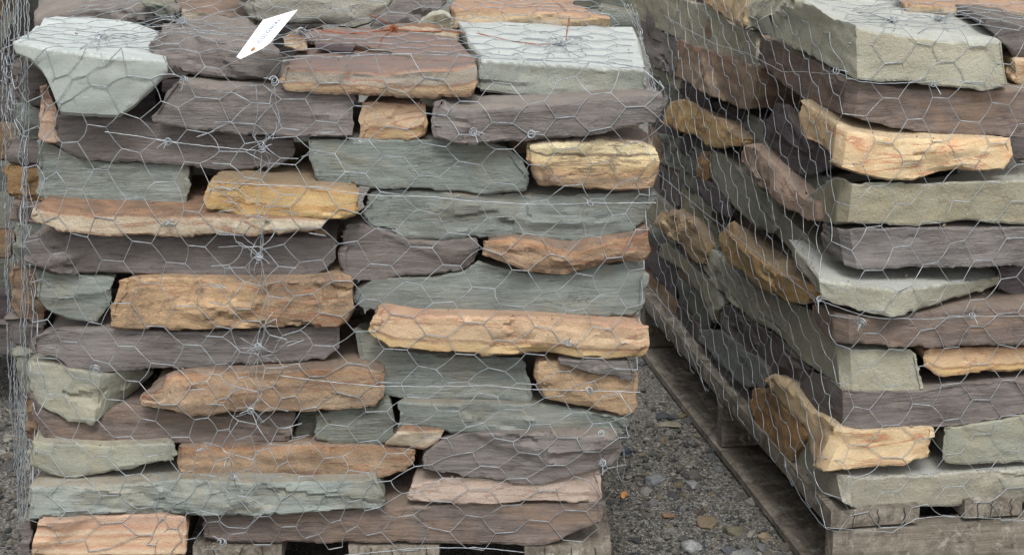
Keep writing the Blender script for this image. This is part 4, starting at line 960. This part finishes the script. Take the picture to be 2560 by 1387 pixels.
LC = """12,0,1148,591 13,.5,1230,637 11,-.5,1066,539 13,-.5,1247,551 11,.5,1051,629 10,0,965,575 10,1,955,670 12,1,1129,679 11,1.5,1029,719 13,1.5,1207,724 10,2,924,760 9,1.5,857,709
12,2,1106,763 14,1,1301,686 14,0,1333,594 15,1.5,1373,736 14,2,1281,775 15,.5,1399,650 15,-.5,1430,545 16,0,1480,600 16,1,1463,699 16,2,1438,785 17,.5,1541,649 17,1.5,1529,744 17,-.5,1551,544
13,2.5,1185,810 11,2.5,1009,798 15,2.5,1356,822 12,3,1087,846 10,3,907,835 14,3,1259,858 11,3.5,990,880 13,3.5,1164,892 15,3.5,1342,893 17,2.5,1502,831 18,3,1586,867 17,3.5,1488,897 9,2.5,821,795
9,.5,870,611 9,-.5,876,524 11,-1.5,1070,451 13,-1.5,1259,465 15,-1.5,1436,473 10,-1,979,491 12,-1,1165,502 14,-1,1347,512
12,4,1066,929 14,4,1244,933 16,4,1407,940 13,4.5,1145,967 15,4.5,1315,973 11,4.5,972,966 12,5,1044,1004 14,5,1216,1004 16,5,1386,1007 11,5.5,941,1038 13,5.5,1115,1041 15,5.5,1286,1040 17,5.5,1447,1043
10,6,840,1074 12,6,1016,1078 14,6,1188,1073 16,6,1350,1077 17,6.5,1425,1100 11,6.5,917,1115 13,6.5,1098,1110 15,6.5,1252,1111 12,7,986,1149 14,7,1152,1145 16,7,1326,1140 18,7,1475,1135 11,7.5,888,1189 13,7.5,1053,1179
15,7.5,1225,1175 17,7.5,1388,1175 12,8,954,1216 14,8,1126,1208 16,8,1293,1209 18,8,1457,1210 13,8.5,1027,1243 15,8.5,1199,1241 17,8.5,1371,1240 12,9,924,1280 14,9,1104,1270 16,9,1276,1276 18,9,1435,1293
13,9.5,1007,1304 15,9.5,1183,1309 17,9.5,1346,1318 14,10,1091,1336 16,10,1259,1348 12,10,918,1348
9,-4.5,913,168 10,-4,997,229 11,-4.5,1084,196 12,-4,1175,260 11,-3.5,1089,293 13,-4.5,1254,218 14,-4,1340,260 15,-4.5,1415,207 16,-4,1505,239 13,-3.5,1260,317 15,-3.5,1415,301 17,-3.5,1593,266 16,-3,1507,325
9,-3.5,903,269 10,-3,986,324 11,-2.5,1086,362 13,-2.5,1259,366 12,-2,1173,413 10,-2,982,394 9,-1.5,890,437 15,-2.5,1419,371 17,-2.5,1590,367 16,-2,1501,417 14,-2,1343,420 17,-1.5,1574,466
8,-4,824,209 8,-3,809,321 8,-2,806,381 8,-1,796,470 7,-3.5,734,248 7,-2.5,703,358 7,-1.5,702,407 6,-4,611,219 6,-3,597,331 6,-2,575,376 5,-4.5,516,181 5,-3.5,509,249 5,-2.5,486,333 5,-1.5,471,406 4,-4,462,200 4,-3,414,268 4,-2,410,353
3,-3.5,338,191 3,-2.5,322,297 3,-1.5,322,380 2,-3,239,210 2,-2,232,317 2,-1,247,427 1,-2.5,152,239 1,-1.5,168,350 1,-.5,178,470 3,-.5,336,499 2,0,265,543 1,.5,194,587 3,.5,354,605 4,0,417,556 5,.5,484,615 5,-.5,481,528 6,0,576,590 6,-1,545,477
6,1,579,668 4,1,431,668 2,1,279,657 5,1.5,525,723 3,1.5,366,720 1,1.5,209,704 0,1,140,640 0,2,149,757 2,2,293,769 4,2,462,777 6,2,606,782 1,2.5,222,821 3,2.5,380,824 5,2.5,561,828 0,3,157,876 2,3,303,877 4,3,474,873 6,3,600,889
8,1,778,652 7,.5,684,623 8,0,778,570 8,2,755,739 7,-.5,699,513 8,3,715,839 9,3.5,804,873
4,4,497,962 3,3.5,398,921 3,4.5,417,1009 2,4,321,962 1,3.5,242,921 1,4.5,281,1015 2,5,363,1060 0,4,191,965 0,5,208,1064 -1,4.5,127,1005 1,5.5,294,1106 3,5.5,454,1101 0,6,237,1156 2,6,385,1148 -1,5.5,148,1118 -2,6,93,1149
-1,6.5,180,1202 1,6.5,326,1197 3,6.5,470,1189 -2,7,90,1248 0,7,276,1243 2,7,413,1237 -1,7.5,187,1282 1,7.5,374,1279 -2,8,106,1320 0,8,278,1315 1,8.5,378,1342 -1,8.5,183,1357 4,5,509,1053 9,5.5,768,1030 9,4.5,789,946 9,6.5,741,1110"""
RC = """0,0,2114,522 1,.5,2186,569 2,0,2265,514 3,.5,2333,563 4,0,2414,515 5,.5,2483,564 6,0,2563,514 0,1,2116,620 2,1,2257,616 4,1,2405,612 1,1.5,2181,674 3,1.5,2330,663 5,1.5,2475,662 0,2,2115,727 2,2,2256,718 4,2,2402,712 6,2,2540,707
1,2.5,2181,778 3,2.5,2335,756 5,2.5,2452,763 2,3,2253,795 3,3.5,2327,831 5,3.5,2447,822 4,3,2407,792 1,3.5,2176,835 2,4,2243,879 4,4,2395,873 6,4,2529,872 0,4,2119,867 1,4.5,2172,927 3,4.5,2317,927 5,4.5,2464,919 2,5,2242,977 4,5,2392,970 6,5,2537,964
1,5.5,2169,1032 3,5.5,2315,1020 5,5.5,2469,1011 2,6,2239,1073 4,6,2394,1059 6,6,2546,1050 1,6.5,2153,1123 3,6.5,2318,1105 5,6.5,2471,1096 2,7,2239,1150 4,7,2395,1143 6,7,2539,1140 1,7.5,2156,1192 3,7.5,2314,1189 5,7.5,2471,1182 2,8,2231,1239
4,8,2394,1229 6,8,2550,1226 1,8.5,2155,1290 4,9,2387,1293 1,-.5,2197,468 3,-.5,2344,462 5,-.5,2490,467 0,-1,2134,408 2,-1,2280,412 4,-1,2424,414 1,-1.5,2212,360 3,-1.5,2354,356 5,-1.5,2498,365 0,-2,2151,292 2,-2,2292,300 4,-2,2429,307
1,-2.5,2235,247 3,-2.5,2352,241 5,-2.5,2516,261 3,-3.5,2370,163 2,-4,2322,110 1,-3.5,2241,166 0,-4,2163,112"""
def ctl(txt, plane, d, origin, udir):
    out = []
    for q in txt.split():
        a, b, px, py = map(float, q.split(','))
        p = plane.at(px, py, d); out.append((a, b, float((p - origin) @ udir), p[2]))
    return out

def netting(label, fit, fold, arange, brange, keep, seed):
    """fold(u, w) -> 3-D point, outward normal, region. Twists lie along u; every node rests on the stones it touches."""
    rng = np.random.default_rng(seed)
    def gap(b): return .28
    pts, idx = [], {}
    for a in arange:
        for b2 in brange:
            b = b2 if a % 2 == 0 else b2 + .5
            for e in (-1, 1):
                idx[(a, b, e)] = len(pts); pts.append((a + e * .28, b))
    uv = fit(np.array(pts)); uv += rng.normal(size=uv.shape) * .0022
    P = np.zeros((len(pts), 3)); Nn = np.zeros((len(pts), 3)); hitd = np.full(len(pts), np.nan); reg = []
    for i, (u, w_) in enumerate(uv):
        p, n, r = fold(u, w_); P[i], Nn[i] = p, n; reg.append(r)
        if r is None: continue
        o = p + n * .16
        h = cast(o, -n, .42)
        if h is not None: hitd[i] = float((h - p) @ n)
    # stretch: take the outermost support within reach, then relax
    nb = {}
    keys = list(idx.items())
    for (a, b, e), i in keys:
        L = [idx.get((a, b, -e)), idx.get((a + e, b - .5, -e)), idx.get((a + e, b + .5, -e))]
        nb[i] = [q for q in L if q is not None]
    base = np.where(np.isnan(hitd), -.03, hitd)
    mids = {}
    for i in nb:
        for j in nb[i]:
            if j < i or reg[i] is None or reg[j] is None or reg[i] != reg[j] or reg[i] in ('left', 'right'): continue
            for f in (.33, .67):
                pm = P[i] * (1 - f) + P[j] * f; nm = Nn[i]
                hm = cast(pm + nm * .16, -nm, .3)
                if hm is None: continue
                v = float((hm - pm) @ nm)
                if v > base[i] and f < .5: base[i] = v - .001
                if v > base[j] and f > .5: base[j] = v - .001
    for i, r in enumerate(reg):
        if r in ('left', 'right'): base[i] = .004 * rng.normal()
    h = base.copy()
    nbp = np.array([(nb[i] + [i, i, i])[:3] for i in range(len(pts))])
    h = np.clip(h, -.12, .09)
    for _ in range(26): h = np.maximum(base, h[nbp].mean(1) - .0006)
    h = np.clip(h, -.12, .09) + .0035
    X = P + Nn * h[:, None]
    return pts, idx, X, Nn, reg, keep

def wires(label, data, holes=None, mid=.0012, seed=1, rs=.00066):
    pts, idx, X, Nn, reg, keep = data; rng = np.random.default_rng(seed)
    V, F = [], []
    ok = lambda i: reg[i] is not None and keep(X[i], reg[i])
    for (a, b, e), i in idx.items():
        if e != -1: continue
        j = idx[(a, b, 1)]
        if ok(i) and ok(j) and np.linalg.norm(X[i] - X[j]) < .12: twist(X[i], X[j], V, F)
        for sgn in (-.5, .5):
            k = idx.get((a + 1, b + sgn, -1))
            if k is None or not (ok(j) and ok(k)): continue
            if np.linalg.norm(X[j] - X[k]) > .16: continue
            q = np.linspace(0, 1, 6)[:, None]; bow = rng.normal(size=3) * mid * 1.4 + (Nn[j] + Nn[k]) * .5 * abs(rng.normal()) * mid * .6
            tube(X[j] + (X[k] - X[j]) * q + bow * (np.sin(q * math.pi)), rs, 4, V, F)
    return V, F

# crumbs and grit caught on the ledges
def crumbs():
    rg = np.random.default_rng(77); VV, FF, off, k, tries = [], [], 0, 0, 0
    while k < 520 and tries < 16000:
        tries += 1
        r = ray(rg.uniform(60, 2560), rg.uniform(20, 1380)); r = r / np.linalg.norm(r)
        hit, loc, nor, fi, ob, mx = SC.ray_cast(DG, Vector(CAM), Vector(r), distance=6)
        if not hit or nor.z < .8 or loc.z < .1 or (loc.z > .95 and rg.random() < .85): continue
        V, F = HS[rg.integers(14)]; R = rg.uniform(.5, 1.3, 3) * rg.choice([.0014, .0022, .0040], p=[.6, .3, .1])
        VV.append(V * R + np.array(loc) + (0, 0, R[2] * .5)); FF.append(F + off); off += len(V); k += 1
    me = bpy.data.meshes.new('stone_crumbs'); me.from_pydata(np.concatenate(VV).tolist(), [], np.concatenate(FF).tolist()); me.update()
    me.materials.append(plain('stone_crumb_mix', (168, 146, 118), (112, 100, 90))); o = link(bpy.data.objects.new('stone_crumbs', me))
    tag(o, 'crumbs and grit of broken stone caught on the ledges of the stacks', 'stone crumbs', kind='stuff')
crumbs()
# -- left stack
def L_top(x): return 1.085 + .0 * x
_pr = LFR.at(1636, 200, -.045)[0]; _pr2 = LFR.at(1530, 1380, -.045)[0]; _z1 = LFR.at(1636, 200)[2]; _z2 = LFR.at(1530, 1380)[2]
_pl = LFR.at(52, 700, -.045)[0]
def fold_left(u, w_):
    xr = _pr2 + (_pr - _pr2) * np.clip((w_ - _z2) / (_z1 - _z2), 0, 1.1)
    xl = _pl
    top = 1.055 if u > -.42 else 1.06
    if w_ < .17: return np.array([u, -.05, w_]), np.array([0, -1.0, 0]), None
    if w_ <= top:
        if u > xr: 
            e = u - xr
            return np.array([xr + .004 - e * .06, -.03 + e, w_]), np.array([1.0, 0, 0]), ('right' if w_ > .30 else None)
        if u < xl:
            e = xl - u; hz = (w_ - .2) / .85
            hz = min(1, max(0, hz)); j = .007 * math.sin(u * 93 + w_ * 71) + .005 * math.sin(w_ * 190 + u * 40)
            return np.array([xl - .004 + .030 * min(1, hz * 1.6) - e * (.300 + .055 * hz) + j, -.02 + e * .95, w_]), np.array([-1.0, -.2, 0]) / 1.0198, 'left'
        return np.array([u, 0.0, w_]), np.array([0, -1.0, 0]), 'front'
    e = w_ - top
    if u > xr - .012 or u < xl - .02: return np.array([u, e, top]), np.array([0, 0, 1.0]), None
    return np.array([u, -.04 + e, top + .0 * e]), np.array([0, 0, 1.0]), 'top'
fitL = Fit(ctl(LC, LFR, -.04, np.zeros(3), np.array([1.0, 0, 0])))
netL = netting('', fitL, fold_left, range(-9, 26), range(-19, 12), lambda p, r: True, 3)
rootL = empty('wire_netting', (0, -.05, DECK)); tag(rootL, 'galvanised hexagonal wire netting wrapped round the left stack of stone', 'wire netting', 'wire nettings round the stone stacks')
rootL.location = (0, 0, 0)
V, F = wires('', netL, seed=5); mesh_obj('mesh_sheet', V, F, GALV, rootL, smooth=180)

# -- right stack: u runs along the front, negative u runs back along the left side
def fold_right(u, w_):
    top = 1.085
    if w_ < .12: return CR, -SDIR, None
    if w_ <= top:
        if u < 0:
            p = CR + SDIR * (-u) - RDIR * .0; return np.array([p[0], p[1], w_]), -RDIR, 'side'
        p = CR + RDIR * u; return np.array([p[0], p[1], w_]), -SDIR, 'front'
    e = w_ - top
    if u < -.02: return CR, np.array([0, 0, 1.0]), None
    p = CR + RDIR * u + SDIR * (-.03 + e); return np.array([p[0], p[1], top]), np.array([0, 0, 1.0]), 'top'
fitR = Fit(ctl(RC, RFR, -.02, CR, RDIR))
netR = netting('', fitR, fold_right, range(-24, 16), range(-16, 11), lambda p, r: True, 8)
rootR = empty('wire_netting', (0, 0, 0)); tag(rootR, 'galvanised hexagonal wire netting wrapped round the right stack of stone', 'wire netting', 'wire nettings round the stone stacks')
V, F = wires('', netR, seed=6); mesh_obj('mesh_sheet', V, F, GALV, rootR, smooth=180)

# -- the second, torn width of netting laced over the middle of the left stack
def netpt(px, py, off=.006):
    """Point just in front of whatever stands at a photo column and row."""
    r = ray(px, py); r = r / np.linalg.norm(r); h = cast(CAM, r, 12)
    return None if h is None else h - r * off
rng = np.random.default_rng(21)
V, F = [], []
def lap(x0, x1, y0, y1, px, py, sk):
    cols = int((x1 - x0) / px)
    nodes = {}
    for a in range(cols + 1):
        for b in range(int((y1 - y0) / py) + 1):
            x = x0 + a * px + rng.normal() * 7 + sk * b; y = y0 + (b + (.5 if a % 2 else 0)) * py + rng.normal() * 7
            for e in (-1, 1):
                r = ray(x + e * 22, y + e * rng.uniform(-4, 8)); t = (-.052 - CAM[1]) / r[1]; nodes[(a, b, e)] = CAM + r * t
    for (a, b, e), p in nodes.items():
        if e == -1:
            q = nodes[(a, b, 1)]
            twist(p, q, V, F)
        else:
            for db in ((0, -1) if a % 2 == 0 else (0, 1)):
                k = nodes.get((a + 1, b + db, -1))
                if k is None: continue
                s_ = np.linspace(0, 1, 5)[:, None]; tube(p + (k - p) * s_ + rng.normal(size=3) * .003 * np.sin(s_ * math.pi), .0008, 4, V, F)
    # torn ends
    for _ in range(int((y1 - y0) / 70)):
        y = rng.uniform(y0, y1); x = rng.choice([x0 - 30, x1 + 30]) + rng.normal() * 15
        r = ray(x, y); p = CAM + r * ((-.055 - CAM[1]) / r[1]); d = np.array([rng.choice([-1, 1]) * .03, -.006, rng.uniform(-.012, .012)]); v2, f2 = [], []; twist(p, p + d, v2, f2, turns=3, seg=14); mesh_obj('loose_wire_end', v2, f2, GALV, rootL, smooth=180)
lap(560, 730, 225, 1340, 82, 88, -3)
mesh_obj('lapped_strip', V, F, GALV, rootL, smooth=180)


def lace(root, pts, plane, d, r=.00072, n=10, wob=.0015, seed=1, name='lacing_wire'):
    rg = np.random.default_rng(seed); P = [plane.at(x, y, d + (dd / 100)) for x, y, dd in parse(pts)]
    Q = resample(P, max(4, n * len(P))); Q[1:-1] += rg.normal(size=(len(Q) - 2, 3)) * wob * .25
    V, F = [], []; tube(Q, r, 4, V, F); return mesh_obj(name, V, F, GALV, root, smooth=180)
lace(rootL, '262,330 340,340 417,354 520,366 640,376', LFR, -.055, seed=1)
lace(rootL, '530,455 640,462 800,468 860,480 940,489 1080,492 1165,502 1347,512 1476,508 1640,507', LFR, -.055, seed=2)
lace(rootL, '700,938 800,952 940,965 1100,966 1230,963 1315,973 1473,976 1600,980', LFR, -.052, seed=3)
lace(rootL, '860,1387 1040,1369 1200,1368 1310,1380', LFR, -.05, seed=4)
lace(rootL, '655,376 650,450 640,520 655,560 650,632', LFR, -.056, seed=5)
lace(rootL, '648,640 664,700 672,760 655,860', LFR, -.056, seed=6)
lace(rootL, '648,870 640,940 655,985 625,1022', LFR, -.055, seed=7)
lace(rootL, '685,205 690,260 700,300 680,350', LFR, -.056, seed=8); lace(rootL, '640,215 645,280 632,340 655,372', LFR, -.056, seed=9)
lace(rootR, '2088,180 2150,205 2200,209 2333,206 2370,198 2430,208 2560,220', RFR, -.03, seed=10)
lace(rootR, '2045,750 2155,788 2200,796 2330,797 2430,790 2560,790', RFR, -.032, seed=11)
lace(rootR, '2065,1318 2160,1325 2230,1330 2290,1295 2350,1290 2440,1292 2560,1300', RFR, -.012, seed=12)
lace(rootR, '1660,40 1720,75 1790,112 1870,135 1955,180 2000,180 2085,186', RSD, -.02, seed=13)
lace(rootR, '1640,430 1700,480 1760,530 1850,600 1950,680 2045,750', RSD, -.03, seed=14)
lace(rootR, '1560,640 1700,810 1765,980 ', RSD, -.01, seed=15)
lace(rootR, '1960,1160 2000,1240 2045,1300 2062,1318', RSD, -.008, seed=16)
for q in range(4):
    lace(rootL, '%d,%d %d,%d %d,%d %d,%d %d,%d' % (1648 - q * 7, 262 - q * 9, 1634 - q * 6, 200 + q * 5, 1618 - q * 3, 140 + q * 4, 1596 + q * 3, 84 - q * 2, 1560 + q * 9, 12), LFR, -.01 + q * .012, r=.0007, wob=.004, seed=40 + q, name='selvage_wire')
for q in range(13):
    _x = 4 + q * 5.6; _r = random.Random(q); _xb = 38 + q * 1.9
    _y1 = 1387 if q > 3 else 1000 + q * 60
    lace(rootL, ' '.join('%.1f,%.1f,%.1f' % (_x + (_xb - _x) * max(0, (yy - 300) / 1100) ** 1.2 + _r.uniform(-5, 5), yy, _r.uniform(-1, 1)) for yy in range(-10, _y1 + 1, 70)), LFR, .03 + .02 * (12 - q), r=.0008, wob=.0035, seed=60 + q, name='selvage_wire')
KN = [(555, 1355, 2), (685, 203, 2), (420, 353, 2), (417, 556, 2), (241, 921, 3), (895, 354, 2), (1185, 331, 2), (1328, 334, 2), (1476, 508, 2), (1422, 858, 2), (1473, 976, 1), (1505, 1083, 1), (1507, 1157, 1), (462, 200, 1)]
for i, (x, y, tn) in enumerate(KN):
    V, F = [], []; coil(LFR.at(x, y, -.058), V, F, np.random.default_rng(60 + i), r=.0038 + .0009 * tn, turns=max(2, tn)); mesh_obj('wire_knot', V, F, GALV, rootL, smooth=180)
for i, (x, y, tn) in enumerate([(2090, 176, 2), (2333, 208, 2), (2155, 806, 4), (2430, 787, 1), (2045, 748, 2)]):
    V, F = [], []; coil(RFR.at(x, y, -.034), V, F, np.random.default_rng(90 + i), r=.004 + .0007 * tn, turns=max(2, tn)); mesh_obj('wire_knot', V, F, GALV, rootR, smooth=180)
# strained strands gathered into the big knots
for kx, ky, R_, n in ((655, 375, 70, 6), (648, 640, 95, 8), (645, 865, 90, 8), (627, 1025, 70, 5), (585, 1192, 50, 4)):
    V, F = [], []
    for q in range(n):
        a = (1 if q % 2 else -1) * math.pi / 2 + rng.normal() * .62; rr = R_ * rng.uniform(.5, 1.15)
        p0, p1 = LFR.at(kx, ky, -.056), LFR.at(kx + math.cos(a) * rr, ky + math.sin(a) * rr, -.046)
        s_ = np.linspace(0, 1, 9)[:, None]; tube(p0 + (p1 - p0) * s_ + rng.normal(size=3) * .007 * np.sin(s_ * math.pi) + rng.normal(size=3) * .003 * np.sin(s_ * 6.28), .00075, 3, V, F)
    coil(LFR.at(kx, ky, -.057), V, F, rng, r=.0045, turns=3); mesh_obj('wire_knot', V, F, GALV, rootL, smooth=180)

# knots and gathered strands on the tops, dropped onto the stones
def dropline(root, pts, r, mat, name='lacing_wire', off=.003, sag=0.0, n=8, wob=0.0, seed=3, sides=5):
    P = []
    for x, y, dd in parse(pts):
        p = netpt(x, y, off)
        if p is None: continue
        p = p + np.array([0, 0, dd]); P.append(p)
    Q = resample(P, n * len(P)); rg = np.random.default_rng(seed); Q[1:-1] += rg.normal(size=(len(Q) - 2, 3)) * wob
    for _ in range(2): Q[1:-1] = (Q[:-2] + Q[1:-1] * 2 + Q[2:]) / 4
    V, F = [], []; tube(Q, r, sides, V, F); return mesh_obj(name, V, F, mat, root, smooth=180)
def tuft(root, px, py, n, ln, seed):
    rg = np.random.default_rng(seed); c = netpt(px, py, .006)
    V, F = [], []
    coil(c + np.array([0, 0, .004]), V, F, rg, r=.006, turns=4, wr=.0009)
    for k in range(n):
        a = rg.uniform(0, 6.283); L = ln * rg.uniform(.4, 1.1)
        e = netpt(px + math.cos(a) * L, py + math.sin(a) * L * .28, .003)
        if e is None: continue
        s_ = np.linspace(0, 1, 8)[:, None]
        tube(c + (e - c) * s_ + np.array([0, 0, .010]) * np.sin(s_ * math.pi) * rg.uniform(.2, 1) + rg.normal(size=3) * .004 * np.sin(s_ * math.pi), .0008, 3, V, F)
    mesh_obj('wire_knot', V, F, GALV, root, smooth=180)
tuft(rootL, 250, 98, 9, 110, 1); tuft(rootL, 752, 86, 12, 90, 2); tuft(rootL, 1402, 114, 14, 130, 3); tuft(rootL, 455, 60, 16, 120, 4)
tuft(rootR, 2250, 14, 12, 120, 5); tuft(rootR, 2345, 52, 12, 140, 6); tuft(rootR, 2235, 56, 9, 120, 7)

tie = empty('tie_wire', (0, 0, 0)); tag(tie, 'thin rusty orange tie wire strung across the top of the left stack', 'wire')
dropline(tie, '745,68 800,76 850,84 905,84 940,78 985,72', .0013, RUSTW, 'strand')
dropline(tie, '720,56 800,60 870,70 940,75 985,72', .0012, RUSTW, 'strand', seed=4)
dropline(tie, '985,72 1040,79 1100,79 1160,82 1200,86 1280,104 1345,112 1400,112', .0013, RUSTW, 'strand', seed=5)
dropline(tie, '1380,0 1410,22 1424,44 1418,74 1415,100', .0012, RUSTW, 'strand', seed=6)
dropline(tie, '985,72 955,95 948,118', .0011, RUSTW, 'strand', seed=7)
dropline(tie, '985,72 960,52 925,38', .0011, RUSTW, 'strand', seed=8)
V, F = [], []; coil(netpt(985, 72, .006), V, F, np.random.default_rng(5), r=.005, turns=3, wr=.0012); mesh_obj('knot', V, F, RUSTW, tie, smooth=180)

# ------------------------------------------------------------------ the white tag
_ta = LFR.at(595, 146, -.062)
_tn = np.array([-.30, -.52, .80]); _tn /= np.linalg.norm(_tn)
TP = Plane(_ta, _tn)
_q = [TP.at(x, y) for x, y in ((591, 143), (657.6, 50.5), (744, 24.6), (675.5, 107), (655.6, 122), (601, 148))]
V = [tuple(p) for p in _q] + [tuple(p - _tn * .0006) for p in _q]; n = 6
F = [tuple(range(n))[::-1], tuple(range(n, 2 * n))] + [(i, (i + 1) % n, n + (i + 1) % n, n + i) for i in range(n)]
cen = np.mean(_q, 0)
tg = empty('card_tag', tuple(cen)); tag(tg, 'white card tag with faint blue lettering wired to the top of the left stack', 'tag')
def local(V, c): return [tuple(np.array(v) - c) for v in V]
me_c = mesh_obj('card', local(V, cen), F, PAPER, tg)
bmx = bmesh.new(); bmx.from_mesh(me_c.data); bmesh.ops.recalc_face_normals(bmx, faces=bmx.faces); bmx.to_mesh(me_c.data); bmx.free()
_hc = TP.at(632.5, 124.5); ux = TP.at(650, 101) - TP.at(640, 114); ux /= np.linalg.norm(ux); uy = np.cross(_tn, ux)
ring = [_hc + _tn * .0005 + (ux * math.cos(a) * .0052 + uy * math.sin(a) * .0036) for a in np.linspace(0, 6.283, 17)[:-1]]
mesh_obj('hole_patch', local(ring, cen), [tuple(range(16))], plain('rust_stained_hole', (196, 140, 84), (150, 96, 52)), tg)
cu = bpy.data.curves.new('lettering', 'FONT'); cu.body = 'COLONIAL'; cu.size = .0145; cu.space_character = 1.25; cu.offset = .0006
to = bpy.data.objects.new('lettering', cu); COL.objects.link(to)
p0 = TP.at(645, 108); x_ = TP.at(699, 48) - p0; Lx = np.linalg.norm(x_); x_ /= Lx; y_ = np.cross(_tn, x_)
bpy.context.view_layer.update()
mt = bpy.data.meshes.new_from_object(to.evaluated_get(bpy.context.evaluated_depsgraph_get()));
bpy.data.objects.remove(to)
mt.materials.clear(); mt.materials.append(INK)
vs = np.array([v.co[:] for v in mt.vertices]); sc = Lx / vs[:, 0].max()
for v, c in zip(mt.vertices, vs):
    v.co = Vector(tuple(p0 - cen + x_ * c[0] * sc + y_ * (c[1] * sc * 1.1 - .004) + _tn * .0004))
link(bpy.data.objects.new('lettering', mt), tg)
V, F = [], []; tube(resample([LFR.at(597, 150, -.058), LFR.at(600, 156, -.056), LFR.at(604, 152, -.052)], 8), .0008, 4, V, F)
mesh_obj('tie', local(V, cen), F, GALV, tg)
